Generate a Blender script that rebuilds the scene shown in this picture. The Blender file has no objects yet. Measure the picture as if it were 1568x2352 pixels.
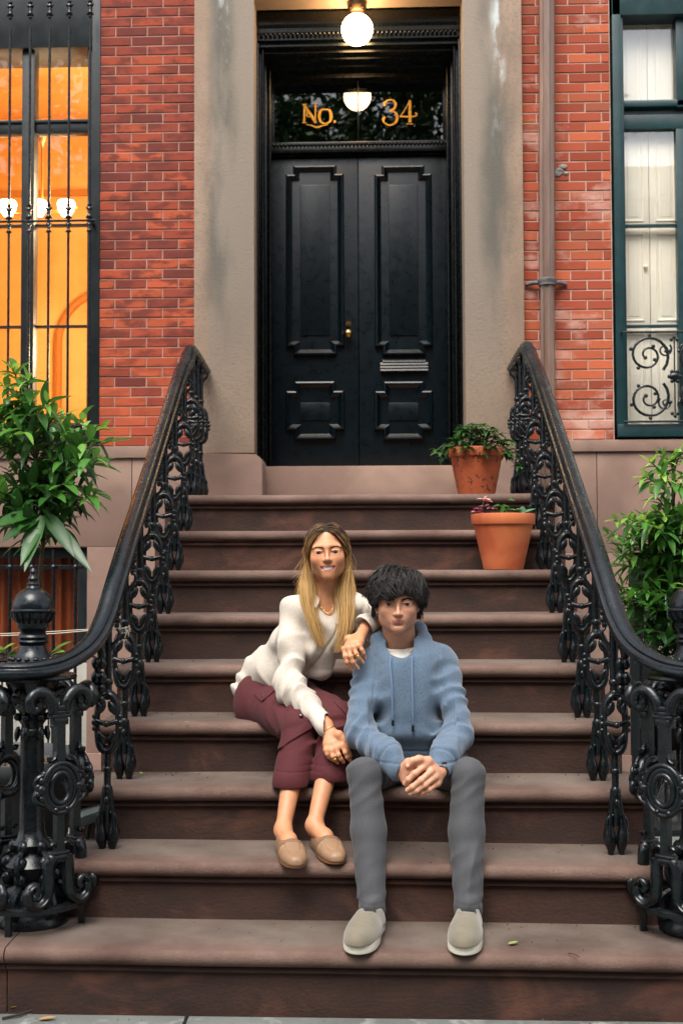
import bpy, bmesh, math, random
import numpy as np
from mathutils import Vector, Matrix, noise as mnoise
S = bpy.context.scene
C = S.collection
pi = math.pi
# ---------------------------------------------------------------- camera
FPX, YAW, ROLL, PITCH = 2910.7, .0421, -.0026, .041      # focal length in pixels of a 1568 wide picture
CAM = Vector((.005, -3.892, 1.360)); SHX = -81.1
cd = bpy.data.cameras.new('camera'); cam = bpy.data.objects.new('camera', cd); C.objects.link(cam)
cd.sensor_fit = 'HORIZONTAL'; cd.sensor_width = 24.0; cd.lens = FPX/1568*24
cd.shift_x = -SHX/1568
cd.clip_start = .1; cd.clip_end = 400
cam.matrix_world = Matrix.Translation(CAM) @ Matrix.Rotation(YAW, 4, 'Z') @ Matrix.Rotation(pi/2+PITCH, 4, 'X') @ Matrix.Rotation(ROLL, 4, 'Z')
cd.dof.use_dof = True; cd.dof.focus_distance = 4.6; cd.dof.aperture_fstop = 5.0
S.camera = cam
# ---------------------------------------------------------------- sky, sun, exposure
w = bpy.data.worlds.new('World'); S.world = w; w.use_nodes = True
nt = w.node_tree; nt.nodes.clear()
sky = nt.nodes.new('ShaderNodeTexSky'); sky.sky_type = 'NISHITA'; sky.sun_disc = False
SUN_EL, SUN_AZ = math.radians(60), math.radians(200)      # azimuth measured clockwise from +Y
sky.sun_elevation = SUN_EL; sky.sun_rotation = SUN_AZ
sky.air_density = 1.0; sky.dust_density = 3.5; sky.ozone_density = .6
hs = nt.nodes.new('ShaderNodeHueSaturation'); hs.inputs['Saturation'].default_value = .35
bg = nt.nodes.new('ShaderNodeBackground'); bg.inputs[1].default_value = .15
wo = nt.nodes.new('ShaderNodeOutputWorld')
nt.links.new(sky.outputs[0], hs.inputs['Color']); nt.links.new(hs.outputs[0], bg.inputs[0]); nt.links.new(bg.outputs[0], wo.inputs[0])
sl = bpy.data.lights.new('sun', 'SUN'); sl.energy = 1.7; sl.angle = math.radians(40); sl.color = (1, .95, .88)
so = bpy.data.objects.new('sun', sl); C.objects.link(so)
sd = Vector((math.sin(SUN_AZ)*math.cos(SUN_EL), math.cos(SUN_AZ)*math.cos(SUN_EL), math.sin(SUN_EL)))
so.rotation_euler = sd.to_track_quat('Z', 'Y').to_euler()
S.view_settings.view_transform = 'Standard'; S.view_settings.look = 'None'
S.view_settings.gamma = 1; S.view_settings.exposure = 1.35
S.render.engine = 'CYCLES'
S.cycles.max_bounces = 6
# ---------------------------------------------------------------- pixel -> place
_R = cam.matrix_world.to_3x3()
def ray(x, y):
    return (_R @ Vector(((x-784-SHX)/FPX, -(y-1176)/FPX, -1))).normalized()
def P(x, y, Y):                       # point on the vertical plane at depth Y
    d = ray(x, y); return CAM + d*((Y-CAM.y)/d.y)
def PZ(x, y, Z):                      # point on the horizontal plane at height Z
    d = ray(x, y); return CAM + d*((Z-CAM.z)/d.z)
def px2m(Y): return (Y-CAM.y)/FPX
# ---------------------------------------------------------------- scene objects
def obj(name, me, m=None, parent=None, smooth=None):
    if isinstance(me, bmesh.types.BMesh):
        b = me; me = bpy.data.meshes.new(name); b.to_mesh(me); b.free()
    o = bpy.data.objects.new(name, me); C.objects.link(o)
    if m:
        for mm in (m if isinstance(m, (list, tuple)) else [m]): me.materials.append(mm)
    if smooth is not None:
        for p in me.polygons: p.use_smooth = True
        if smooth < 180: 
            try: me.set_sharp_from_angle(angle=math.radians(smooth))
            except Exception: pass
    if parent:
        o.parent = parent; o.matrix_parent_inverse = parent.matrix_world.inverted()
    return o
def tag(o, label=None, cat=None, group=None, kind=None):
    if label: o['label'] = label
    if cat: o['category'] = cat
    if group: o['group'] = group
    if kind: o['kind'] = kind
    return o
def thing(name, label, cat, loc=(0, 0, 0), group=None):
    o = bpy.data.objects.new(name, None); C.objects.link(o); o.location = loc
    o.matrix_world = Matrix.Translation(loc); o.empty_display_size = .1
    return tag(o, label, cat, group)
def copy_tree(o, parent=None):
    c = o.copy(); C.objects.link(c)
    if parent: c.parent = parent
    for ch in list(o.children): copy_tree(ch, c)
    return c
# ---------------------------------------------------------------- mesh helpers
def BM(): return bmesh.new()
def box(bm, x0, x1, y0, y1, z0, z1, bev=0, seg=2):
    r = bmesh.ops.create_cube(bm, size=1)
    vs = r['verts']
    for v in vs: v.co = Vector(((x0+x1)/2+v.co.x*(x1-x0), (y0+y1)/2+v.co.y*(y1-y0), (z0+z1)/2+v.co.z*(z1-z0)))
    if bev:
        es = list({e for v in vs for e in v.link_edges})
        bmesh.ops.bevel(bm, geom=es, offset=bev, segments=seg, affect='EDGES', profile=.6)
    return vs
def loft(bm, rings, close_u=True, cap=True):
    R = [[bm.verts.new(p) for p in r] for r in rings]
    n = len(R[0])
    for a, b in zip(R, R[1:]):
        for i in range(n if close_u else n-1):
            j = (i+1) % n
            try: bm.faces.new((a[i], a[j], b[j], b[i]))
            except ValueError: pass
    if cap and close_u:
        for r, f in ((R[0], True), (R[-1], False)):
            try: bm.faces.new(r[::-1] if f else r)
            except ValueError: pass
    return R
def lathe(bm, prof, c=(0, 0, 0), n=24, axis='Z'):
    c = Vector(c); rings = []
    for r, z in prof:
        rings.append([c+Vector((r*math.cos(2*pi*i/n), r*math.sin(2*pi*i/n), z)) for i in range(n)])
    return loft(bm, rings)
def frames(pts, up=None):
    pts = [Vector(p) for p in pts]; n = len(pts); T = []
    for i in range(n):
        t = pts[min(i+1, n-1)]-pts[max(i-1, 0)]
        T.append(t.normalized() if t.length > 1e-9 else Vector((0, 0, 1)))
    if up is None:
        u = Vector((0, 0, 1)) if abs(T[0].z) < .9 else Vector((0, 1, 0))
    else: u = Vector(up)
    out = []
    for i in range(n):
        t = T[i]
        s = t.cross(u)
        if s.length < 1e-6: s = t.cross(Vector((1, .01, 0)))
        s.normalize(); v = s.cross(t).normalized()
        if up is None: u = v
        out.append((pts[i], s, v, t))
    return out
def tube(bm, pts, r, n=8, flat=1.0, up=None, cap=True):
    fr = frames(pts, up); rings = []
    for i, (p, s, v, t) in enumerate(fr):
        ri = r[i] if isinstance(r, (list, tuple)) else r
        rings.append([p+s*(ri*math.cos(2*pi*k/n))+v*(ri*flat*math.sin(2*pi*k/n)) for k in range(n)])
    return loft(bm, rings, cap=cap)
def sweep(bm, pts, prof, up=(0, 0, 1), cap=True, closed=True):
    fr = frames(pts, up)
    return loft(bm, [[p+s*a+v*b for a, b in prof] for p, s, v, t in fr], close_u=closed, cap=cap)
def ball(bm, c, r, sc=(1, 1, 1), u=16, v=10, rot=None):
    M = Matrix.Translation(c)
    if rot is not None: M = M @ rot.to_4x4()
    M = M @ Matrix.Diagonal((r*sc[0], r*sc[1], r*sc[2], 1))
    return bmesh.ops.create_uvsphere(bm, u_segments=u, v_segments=v, radius=1, matrix=M)['verts']
def prism(bm, poly, y0, y1):          # polygon in x,z extruded along y
    return loft(bm, [[Vector((x, y0, z)) for x, z in poly], [Vector((x, y1, z)) for x, z in poly]])
def catmull(pts, n=6, closed=False):
    pts = [Vector(p) for p in pts]; out = []; N = len(pts)
    for i in range(N if closed else N-1):
        if closed: a, b, c, d = pts[i-1], pts[i], pts[(i+1) % N], pts[(i+2) % N]
        else: a, b, c, d = pts[max(i-1, 0)], pts[i], pts[i+1], pts[min(i+2, N-1)]
        for k in range(n):
            t = k/n
            out.append(.5*((2*b)+(c-a)*t+(2*a-5*b+4*c-d)*t*t+(3*b-a-3*c+d)*t**3))
    if not closed: out.append(pts[-1])
    return out
# ---------------------------------------------------------------- materials
def lin(c):
    if isinstance(c, str):
        c = [int(c[i:i+2], 16)/255 for i in (0, 2, 4)]
        return tuple((x/12.92 if x <= .04045 else ((x+.055)/1.055)**2.4) for x in c)+(1,)
    return tuple(c)+(1,) if len(c) == 3 else tuple(c)
def NT(name):
    m = bpy.data.materials.new(name); m.use_nodes = True
    t = m.node_tree; t.nodes.clear()
    o = t.nodes.new('ShaderNodeOutputMaterial'); b = t.nodes.new('ShaderNodeBsdfPrincipled')
    t.links.new(b.outputs[0], o.inputs[0])
    return m, t, b
def mat(name, col, rough=.6, col2=None, scale=8, detail=6, fac=(.35, .65), bump=0, bscale=None, metal=0, spec=.5,
        attr=None, col3=None, scale3=3, fac3=(.5, .6), stretch=None, coat=0, sss=0, rvar=0, sheen=0, rim=None):
    m, t, b = NT(name); N = t.nodes.new; L = t.links.new
    tc = N('ShaderNodeTexCoord'); src = tc.outputs['Object']
    if stretch:
        mp = N('ShaderNodeMapping'); mp.inputs['Scale'].default_value = stretch; L(src, mp.inputs[0]); src = mp.outputs[0]
    def nz(sc, det=detail, dist=0):
        n = N('ShaderNodeTexNoise'); n.inputs['Scale'].default_value = sc; n.inputs['Detail'].default_value = det
        n.inputs['Roughness'].default_value = .62; n.inputs['Distortion'].default_value = dist; L(src, n.inputs['Vector']); return n.outputs[0]
    def ramp(x, a, c):
        r = N('ShaderNodeMapRange'); r.inputs[1].default_value = a; r.inputs[2].default_value = c; L(x, r.inputs[0]); return r.outputs[0]
    def mix(f, a, c, mode='MIX'):
        x = N('ShaderNodeMix'); x.data_type = 'RGBA'; x.blend_type = mode
        if isinstance(f, float): x.inputs[0].default_value = f
        else: L(f, x.inputs[0])
        for s, v in ((x.inputs[6], a), (x.inputs[7], c)):
            if isinstance(v, tuple): s.default_value = v
            else: L(v, s)
        return x.outputs[2]
    cur = lin(col)
    if attr:
        a = N('ShaderNodeAttribute'); a.attribute_name = attr; cur = a.outputs['Color']
    if col2:
        cur = mix(ramp(nz(scale), *fac), cur, lin(col2)) if not attr else mix(ramp(nz(scale), *fac), cur, mix(1.0, cur, lin(col2), 'MULTIPLY'))
    if col3: cur = mix(ramp(nz(scale3, 3, .6), *fac3), cur, lin(col3))
    if isinstance(cur, tuple): b.inputs['Base Color'].default_value = cur
    else: L(cur, b.inputs['Base Color'])
    b.inputs['Roughness'].default_value = rough; b.inputs['Metallic'].default_value = metal
    b.inputs['Specular IOR Level'].default_value = spec
    if coat: b.inputs['Coat Weight'].default_value = coat; b.inputs['Coat Roughness'].default_value = .15
    if sheen: b.inputs['Sheen Weight'].default_value = sheen
    if sss:
        b.inputs['Subsurface Weight'].default_value = sss; b.inputs['Subsurface Radius'].default_value = (.012, .005, .003); b.inputs['Subsurface Scale'].default_value = 1
    if rvar:
        r = N('ShaderNodeMapRange'); L(nz(scale*1.7), r.inputs[0]); r.inputs[1].default_value = .3; r.inputs[2].default_value = .7
        r.inputs[3].default_value = max(.02, rough-rvar); r.inputs[4].default_value = rough+rvar; L(r.outputs[0], b.inputs['Roughness'])
    if bump:
        bp = N('ShaderNodeBump'); bp.inputs['Strength'].default_value = 1; bp.inputs['Distance'].default_value = bump
        L(nz(bscale or scale*4, 8), bp.inputs['Height']); L(bp.outputs[0], b.inputs['Normal'])
    return m
def emat(name, col, st):
    m, t, b = NT(name); b.inputs['Base Color'].default_value = lin(col); b.inputs['Emission Color'].default_value = lin(col); b.inputs['Emission Strength'].default_value = st
    return m
def glass_mat(name, rough=.0, tint='ffffff', refl=None):
    # thin window pane: mirror reflection by fresnel over clear transmission
    m = bpy.data.materials.new(name); m.use_nodes = True; t = m.node_tree; t.nodes.clear(); N = t.nodes.new
    o = N('ShaderNodeOutputMaterial'); mx = N('ShaderNodeMixShader'); tr = N('ShaderNodeBsdfTransparent'); gl = N('ShaderNodeBsdfGlossy'); lw = N('ShaderNodeLayerWeight'); lw.inputs[0].default_value = .5
    pw_ = N('ShaderNodeMath'); pw_.operation = 'POWER'; pw_.inputs[1].default_value = 5; mr_ = N('ShaderNodeMapRange'); i = refl or 1.9; mr_.inputs[3].default_value = ((i-1)/(i+1))**2; mr_.inputs[4].default_value = 1
    gl.inputs['Roughness'].default_value = rough; tr.inputs[0].default_value = lin(tint)
    t.links.new(lw.outputs['Facing'], pw_.inputs[0]); t.links.new(pw_.outputs[0], mr_.inputs[0]); t.links.new(mr_.outputs[0], mx.inputs[0]); t.links.new(tr.outputs[0], mx.inputs[1]); t.links.new(gl.outputs[0], mx.inputs[2]); t.links.new(mx.outputs[0], o.inputs[0])
    return m
def setcol(me, cols, name='Col'):     # per-point colours, linear
    a = me.attributes.new(name, 'FLOAT_COLOR', 'POINT')
    a.data.foreach_set('color', np.asarray(cols, dtype=np.float32).reshape(-1))
# ================================================================ materials of the place
random.seed(7)
M = {}
M['step'] = mat('worn_tread', '665047', .85, 'a08a80', 3.6, 9, (.35, .75), bump=.0030, bscale=150, attr='Col', col3='463a34', scale3=130, fac3=(.60, .78))
M['riser'] = mat('grimy_shaded_riser', '41291f', .9, '2a1b16', 4.5, 9, (.3, .66), bump=.0035, bscale=60, col3='553629', scale3=3.4, fac3=(.54, .72), stretch=(1, 1, 1.6))  # grime plus shade painted into the colour of risers and nosing undersides
M['stone'] = mat('brownstone_wall', '83695d', .88, '70594e', 2.3, 8, (.3, .7), bump=.0012, bscale=90, col3='927869', scale3=1.3, fac3=(.5, .72))
M['walk'] = mat('bluestone_slab', '70736f', .8, '4d514e', 2.2, 9, (.32, .7), bump=.003, bscale=26, col3='8a8c86', scale3=9, fac3=(.56, .7))
M['asphalt'] = mat('asphalt', '3a3a3b', .9, '2a2a2b', 14, bump=.004, bscale=120)
M['iron'] = mat('black_iron_paint', '070c0f', .3, '10181b', 26, 6, (.4, .7), bump=.0012, bscale=60, rvar=.12, coat=.12, spec=.4)
M['rail'] = mat('worn_rail_paint', '090f13', .27, '151e23', 9, 8, (.45, .75), bump=.0008, bscale=45, rvar=.1, coat=0, spec=.4, col3='8d8f8c', scale3=38, fac3=(.73, .76))
M['door'] = mat('door_paint', '020a0e', .30, '041117', 12, 4, (.3, .7), bump=.0003, bscale=16, rvar=.05, spec=.4)
M['frame'] = mat('door_frame_paint', '030607', .26, '070b0c', 12, rvar=.05, spec=.45)
M['teal'] = mat('dark_teal_paint', '0c2b2e', .4, '123639', 10, rvar=.08, coat=.2)
M['black'] = mat('black_window_paint', '0b1416', .42, '121c1f', 9, rvar=.08)
M['brass'] = mat('brass', 'c9a25a', .25, metal=1)
M['gold'] = mat('gold_leaf', 'e0a53c', .35, '9a6a1e', 60, metal=.6)
M['gold'].node_tree.nodes['Principled BSDF'].inputs['Emission Color'].default_value = lin('d99a30')
M['gold'].node_tree.nodes['Principled BSDF'].inputs['Emission Strength'].default_value = .0
M['cream'] = mat('cream_shutter_paint', 'efe9d8', .5, 'e6dec8', 3)
M['mortar'] = mat('lime_mortar', 'ab8474', .95, '966c5c', 8, bump=.002, bscale=60)
M['mortar_r'] = mat('pale_mortar', 'a07a68', .95, 'b89c8e', 5, bump=.003, bscale=50)
M['terra'] = mat('terracotta', 'b2562c', .75, '9c4623', 5, 8, (.3, .7), bump=.0008, bscale=50, col3='c06a3c', scale3=3, fac3=(.5, .7))
M['terra_dark'] = mat('mossy_terracotta', 'ab5228', .75, '8f4020', 5, 8, (.3, .7), bump=.0008, bscale=50, col3='33231a', scale3=34, fac3=(.57, .66))
M['soil'] = mat('potting_soil', '2b1f17', .95, '17110d', 30, bump=.006, bscale=60)
M['globe'] = emat('lit_globe', (1, .62, .28), 24)
M['glass'] = glass_mat('window_glass')
M['darkglass'] = glass_mat('dark_window_glass', tint='6c6f70', refl=2.0)
M['room'] = mat('warm_plaster', 'e6bf7c', .8, 'cf9748', .9)
M['white'] = mat('pale_paint', 'b9b7ae', .6, 'a4a299', 4)
# stained render of the door surround: soot and algae stains with shapes of their own
def surround_mat(name, side):
    m, t, b = NT(name); N = t.nodes.new; L = t.links.new
    tc = N('ShaderNodeTexCoord'); sx = N('ShaderNodeSeparateXYZ'); L(tc.outputs['Object'], sx.inputs[0])
    def nz(sc, det=6, st=None):
        n = N('ShaderNodeTexNoise'); n.inputs['Scale'].default_value = sc; n.inputs['Detail'].default_value = det; n.inputs['Roughness'].default_value = .6
        if st:
            mp = N('ShaderNodeMapping'); mp.inputs['Scale'].default_value = st; L(tc.outputs['Object'], mp.inputs[0]); L(mp.outputs[0], n.inputs[0])
        else: L(tc.outputs['Object'], n.inputs[0])
        return n.outputs[0]
    def mr(x, a, c, o0=0, o1=1):
        r = N('ShaderNodeMapRange'); r.interpolation_type = 'SMOOTHSTEP'
        for i, v in ((1, a), (2, c), (3, o0), (4, o1)): r.inputs[i].default_value = v
        L(x, r.inputs[0]); return r.outputs[0]
    def mt(op, a, c):
        r = N('ShaderNodeMath'); r.operation = op
        for i, v in ((0, a), (1, c)):
            if isinstance(v, (int, float)): r.inputs[i].default_value = v
            else: L(v, r.inputs[i])
        return r.outputs[0]
    def mix(f, a, c):
        x = N('ShaderNodeMix'); x.data_type = 'RGBA'; L(f, x.inputs[0])
        for s, v in ((x.inputs[6], a), (x.inputs[7], c)):
            if isinstance(v, tuple): s.default_value = v
            else: L(v, s)
        return x.outputs[2]
    base = mix(mr(nz(1.7), .35, .65), lin('97816f'), lin('867161'))
    base = mix(mr(nz(60, 4), .45, .75), base, lin('80705f'))
    # tone of the half nearer the door: greyer
    xx = mt('ADD', sx.outputs[0], mt('MULTIPLY', mt('SUBTRACT', nz(1.1, 4, (1, 1, .8)), .5), .10))
    if side < 0: near = mr(xx, -.86, -.80)
    else: near = mr(xx, .83, .76)
    z = sx.outputs[2]
    upper = mr(mt('ADD', z, mt('MULTIPLY', nz(2.5), .5)), 2.5, 3.6)
    base = mix(mt('MULTIPLY', near, mr(z, 2.0, 3.1, .25, .95)), base, lin('81766a'))
    # dark green streak
    c = -.775 if side < 0 else .795
    d = mt('ABSOLUTE', mt('SUBTRACT', mt('ADD', sx.outputs[0], mt('MULTIPLY', mt('SUBTRACT', nz(2.0, 5, (1, 1, .6)), .5), .22)), c), 0)
    st = mt('MULTIPLY', mt('MULTIPLY', mr(d, .13, .02), upper), mr(nz(5, 8, (1, 1, .25)), .32, .60))
    base = mix(mt('MULTIPLY', st, .85), base, lin('54524b'))
    wsh = mt('MULTIPLY', mt('MULTIPLY', mr(d, .05, .0), mr(z, 3.5, 4.5)), mr(nz(9, 8, (1, 1, .3)), .5, .62))
    base = mix(wsh, base, lin('b4bab8'))
    L(base, b.inputs['Base Color']); b.inputs['Roughness'].default_value = .85; b.inputs['Specular IOR Level'].default_value = .3
    bp = N('ShaderNodeBump'); bp.inputs['Distance'].default_value = .0025; L(nz(75, 6), bp.inputs['Height']); L(bp.outputs[0], b.inputs['Normal'])
    return m
M['sur_l'] = surround_mat('stained_render_left', -1); M['sur_r'] = surround_mat('stained_render_right', 1)
# ================================================================ ground
TR, RI = .315, .19
YB, YP, YD = 3.25, 3.19, 3.73           # brick face, surround face, door face
def slab_sheet(name, rects, z, m, th=.06, bev=.006):
    bm = BM()
    for x0, x1, y0, y1 in rects: box(bm, x0, x1, y0, y1, z-th, z, bev)
    return tag(obj(name, bm, m, smooth=35), kind='structure')
rects = []
xs = [-9, -6.6, -4.2, -2.1, -.52, 1.36, 3.2, 5.5, 8.6]
for i in range(len(xs)-1):
    ys = [-4.2, -2.75+random.uniform(-.1, .1), -1.3+random.uniform(-.1, .1), -.03]
    for a, b_ in zip(ys, ys[1:]): rects.append((xs[i]+.005, xs[i+1]-.005, a+.005, b_-.005))
slab_sheet('sidewalk', rects, 0, M['walk'], bev=.004)
bm = BM(); box(bm, -60, 60, -60, 60, -.5, -.19); obj('ground', bm, M['asphalt']); tag(bpy.data.objects['ground'], kind='structure')
bm = BM(); box(bm, -60, 60, -4.36, -4.21, -.18, .0, .015); tag(obj('kerb', bm, M['walk']), kind='structure')
bm = BM(); box(bm, -60, 60, -4.205, .0, -.18, -.052); tag(obj('sidewalk_bed', bm, M['asphalt']), kind='structure')
bm = BM(); box(bm, -9, -1.0, .0, 3.2, -.18, -.012); tag(obj('front_yard_paving', bm, M['walk']), kind='structure')
bm = BM(); box(bm, 1.05, 9, .25, 3.2, -.19, -.14); tag(obj('areaway_floor', bm, M['walk']), kind='structure')
# ================================================================ the stoop
stoop = thing('stoop', 'brownstone stoop of nine rounded steps rising from the sidewalk to the black double doors', 'steps', (0, 0, 0))
def step_profile(k):
    y0 = (k-1)*TR; z = k*RI; zb = -.05 if k == 1 else (k-1)*RI-.02
    yb = k*TR+.05 if k < 9 else YD+.2
    pr = []
    ov, rr = .040, .024
    pr.append((yb, z)); pr.append((y0+.13, z)); pr.append((y0+.07, z)); pr.append((y0+.03, z)); pr.append((y0-ov+rr+.01, z-.0008))
    for i in range(9):
        a = pi/2+pi*i/8
        pr.append((y0-ov+rr+math.cos(a)*rr*1.0, z-rr+math.sin(a)*rr))
    for i in range(1, 5):                    # cove
        t = i/4; pr.append((y0-.008-.004*math.sin(t*pi/2)+.0*t, z-2*rr-.002-.006*t))
    pr += [(y0-.015, z-.060), (y0-.015, z-.067), (y0, z-.069), (y0, zb), (yb, zb)]
    return pr
for k in range(1, 10):
    hw = 1.55 if k == 1 else (1.02 if k < 4 else .985)
    bm = BM(); pr = step_profile(k)
    segs = [(-hw, hw)] if k > 1 else [(-hw, -1.08), (-1.076, hw)]
    for a, b_ in segs:
        nseg = 60; rings = []
        for i in range(nseg+1):
            x = a+(b_-a)*i/nseg
            rings.append([Vector((x, y+(.0025*mnoise.noise(Vector((x*2.2, k*3.1, z*9))) + .0016*mnoise.noise(Vector((x*9, k, z*20)))),
                                  z+(.0030*mnoise.noise(Vector((x*1.6, k*5.7, 2)))-(.004 if k < 3 else .0)*x if z > (k-1)*RI+.1 else 0))) for y, z in pr])
        loft(bm, rings)
    bmesh.ops.recalc_face_normals(bm, faces=bm.faces)
    for f in bm.faces:
        c = f.calc_center_median(); n_ = f.normal
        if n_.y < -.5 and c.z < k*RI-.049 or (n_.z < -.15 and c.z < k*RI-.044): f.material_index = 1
    ct, cn_ = lin('665a51'), lin('6e574c'); y0 = (k-1)*TR; cl = []
    for v in bm.verts:
        w_ = min(1, max(0, (.10-(v.co.y-y0))/.11)); w_ = w_*w_*(3-2*w_); w_ = max(0, min(1, w_+.35*mnoise.noise(v.co*5)))
        cl.append(tuple(ct[i]*(1-w_)+cn_[i]*w_ for i in range(3))+(1,))
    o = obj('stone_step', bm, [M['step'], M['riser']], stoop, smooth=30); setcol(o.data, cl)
for s in (-1, 1):     # side walls of the stoop
    bm = BM()
    for k in range(2, 10): box(bm, min(s*.86, s*.975), max(s*.86, s*.975), (k-1)*TR+.02, YB-.03 if k == 9 else k*TR+.03, -.1, (k-1)*RI+.001*k, 0)
    obj('side_wall', bm, M['stone'], stoop)
# door sill stone with its ears
bm = BM(); box(bm, -.555, .565, 3.40, YD-.02, 1.712, 1.925, .006)
for s in (-1, 1): pass
obj('door_sill', bm, M['stone'], stoop, smooth=35)
# ================================================================ the house
house = thing('brick_house', 'red brick row house wall with stone base and stained stone door surround behind the stoop', 'house', (0, 3.5, 0))
def brick_panel(x0, x1, z0, z1, palette, seed, mortar, bh=.0565, bl=.183, joint=.0078):
    rnd = random.Random(seed); bm = BM(); cols = []
    z = z0; row = 0
    pal = [lin(c)[:3] for c in palette]
    while z < z1:
        off = (0 if row % 2 else .5)*bl; x = x0-off
        while x < x1:
            a, b_ = max(x, x0), min(x+bl, x1)
            if b_-a > .03:
                j = joint/2
                y = YB+rnd.uniform(-.0015, .0015)
                t = .0022
                f = [(a+j, z+j), (b_-j, z+j), (b_-j, z+bh-j), (a+j, z+bh-j)]
                j2 = j+t
                g = [(a+j2, z+j2), (b_-j2, z+j2), (b_-j2, z+bh-j2), (a+j2, z+bh-j2)]
                V0 = [bm.verts.new((p, YB+.012, q)) for p, q in f]; V1 = [bm.verts.new((p, y+.0025, q)) for p, q in f]; V2 = [bm.verts.new((p, y, q)) for p, q in g]
                for A, B in ((V0, V1), (V1, V2)):
                    for i in range(4): bm.faces.new((A[i], A[(i+1) % 4], B[(i+1) % 4], B[i]))
                bm.faces.new(V2)
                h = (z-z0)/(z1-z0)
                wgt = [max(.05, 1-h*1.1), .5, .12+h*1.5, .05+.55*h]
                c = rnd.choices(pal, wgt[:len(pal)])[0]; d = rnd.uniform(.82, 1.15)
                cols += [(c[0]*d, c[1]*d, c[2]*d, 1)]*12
            x += bl
        z += bh; row += 1
    return bm, cols
def brick_mat(name, dark, salt=False):
    m, t, b = NT(name); N = t.nodes.new; L = t.links.new
    at = N('ShaderNodeAttribute'); at.attribute_name = 'Col'; tc = N('ShaderNodeTexCoord')
    def nz(sc, st=(1, 1, 1), det=6):
        mp = N('ShaderNodeMapping'); mp.inputs['Scale'].default_value = st; L(tc.outputs['Object'], mp.inputs[0])
        n = N('ShaderNodeTexNoise'); n.inputs['Scale'].default_value = sc; n.inputs['Detail'].default_value = det; n.inputs['Roughness'].default_value = .6; L(mp.outputs[0], n.inputs[0]); return n.outputs[0]
    def mr(x, a, c, o=1):
        r = N('ShaderNodeMapRange'); r.inputs[1].default_value = a; r.inputs[2].default_value = c; r.inputs[4].default_value = o; L(x, r.inputs[0]); return r.outputs[0]
    def mix(f, a, c):
        x = N('ShaderNodeMix'); x.data_type = 'RGBA'; L(f, x.inputs[0])
        for s, v in ((x.inputs[6], a), (x.inputs[7], c)):
            if isinstance(v, tuple): s.default_value = v
            else: L(v, s)
        return x.outputs[2]
    sx = N('ShaderNodeSeparateXYZ'); L(tc.outputs['Object'], sx.inputs[0])
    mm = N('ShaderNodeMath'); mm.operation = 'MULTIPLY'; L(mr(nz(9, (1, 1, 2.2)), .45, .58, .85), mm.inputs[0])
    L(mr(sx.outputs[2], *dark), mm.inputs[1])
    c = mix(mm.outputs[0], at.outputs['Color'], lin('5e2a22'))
    if salt:
        c = mix(mr(nz(3.5, (1, 1, 1.6), 8), .52, .68, .8), c, lin('bf9c8d'))
        c = mix(mr(nz(30, (1, 1, 1), 4), .64, .7, .5), c, lin('8f4530'))
    L(c, b.inputs['Base Color']); b.inputs['Roughness'].default_value = .82; b.inputs['Specular IOR Level'].default_value = .3
    bp = N('ShaderNodeBump'); bp.inputs['Distance'].default_value = .0015; L(nz(70), bp.inputs['Height']); L(bp.outputs[0], b.inputs['Normal'])
    return m
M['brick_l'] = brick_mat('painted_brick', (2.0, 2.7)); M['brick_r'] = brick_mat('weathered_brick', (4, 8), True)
def bricks(name, x0, x1, z0, z1, pal, seed, bmt, mm):
    bm, cols = brick_panel(x0, x1, z0, z1, pal, seed, mm); o = obj(name, bm, bmt, house); setcol(o.data, cols)
ZL, ZR = 2.033, 2.052
PL = ['a54c2e', '97412a', '823828', '6d2f26']
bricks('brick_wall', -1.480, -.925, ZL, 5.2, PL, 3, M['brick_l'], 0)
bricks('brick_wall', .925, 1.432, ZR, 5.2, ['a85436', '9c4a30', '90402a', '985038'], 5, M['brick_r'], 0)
# plain masonry core with real openings: strips around the windows
def wall_piece(name, x0, x1, z0, z1, m, y0=YB+.004, y1=YB+.3, bev=0):
    bm = BM(); box(bm, x0, x1, y0, y1, z0, z1, bev); return obj(name, bm, m, house)
wall_piece('mortar_bed', -1.482, -.84, ZL, 5.2, M['mortar']); wall_piece('mortar_bed', .84, 1.434, ZR, 5.2, M['mortar_r'])
wall_piece('brick_wall', -6, -3.2, ZL, 6.2, M['mortar']); wall_piece('brick_wall', 3.2, 6, ZR, 6.2, M['mortar_r'])
wall_piece('brick_wall', -6, 6, 5.2, 6.2, M['mortar'])
# stone base: left
bm = BM()
box(bm, -6, -.59, YB-.02, YB+.3, 1.965, ZL-.002, .004)
box(bm, -6, -1.288, YB-.004, YB+.3, 1.462, 1.963, .002); box(bm, -1.284, -.59, YB-.004, YB+.3, 1.462, 1.963, .002)
box(bm, -1.54, -.8, YB-.006, YB+.3, .30, 1.460, .002); box(bm, -1.56, -.8, YB-.03, YB+.3, -.1, .298, .004)
box(bm, -6, -2.7, YB-.006, YB+.3, -.1, 1.460, 0)
obj('stone_base', bm, M['stone'], house, smooth=35)
bm = BM()
box(bm, .6, 6, YB-.02, YB+.3, 1.985, ZR-.002, .004); box(bm, .6, 1.33, YB-.004, YB+.3, 1.42, 1.983, .002); box(bm, 1.334, 6, YB-.004, YB+.3, 1.42, 1.983, .002)
box(bm, .8, 1.50, YB-.006, YB+.3, .30, 1.418, .002); box(bm, .8, 1.5, YB-.03, YB+.3, -.25, .298, .004); box(bm, 2.7, 6, YB-.006, YB+.3, -.25, 1.418, 0)
obj('stone_base', bm, M['stone'], house, smooth=35)
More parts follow.
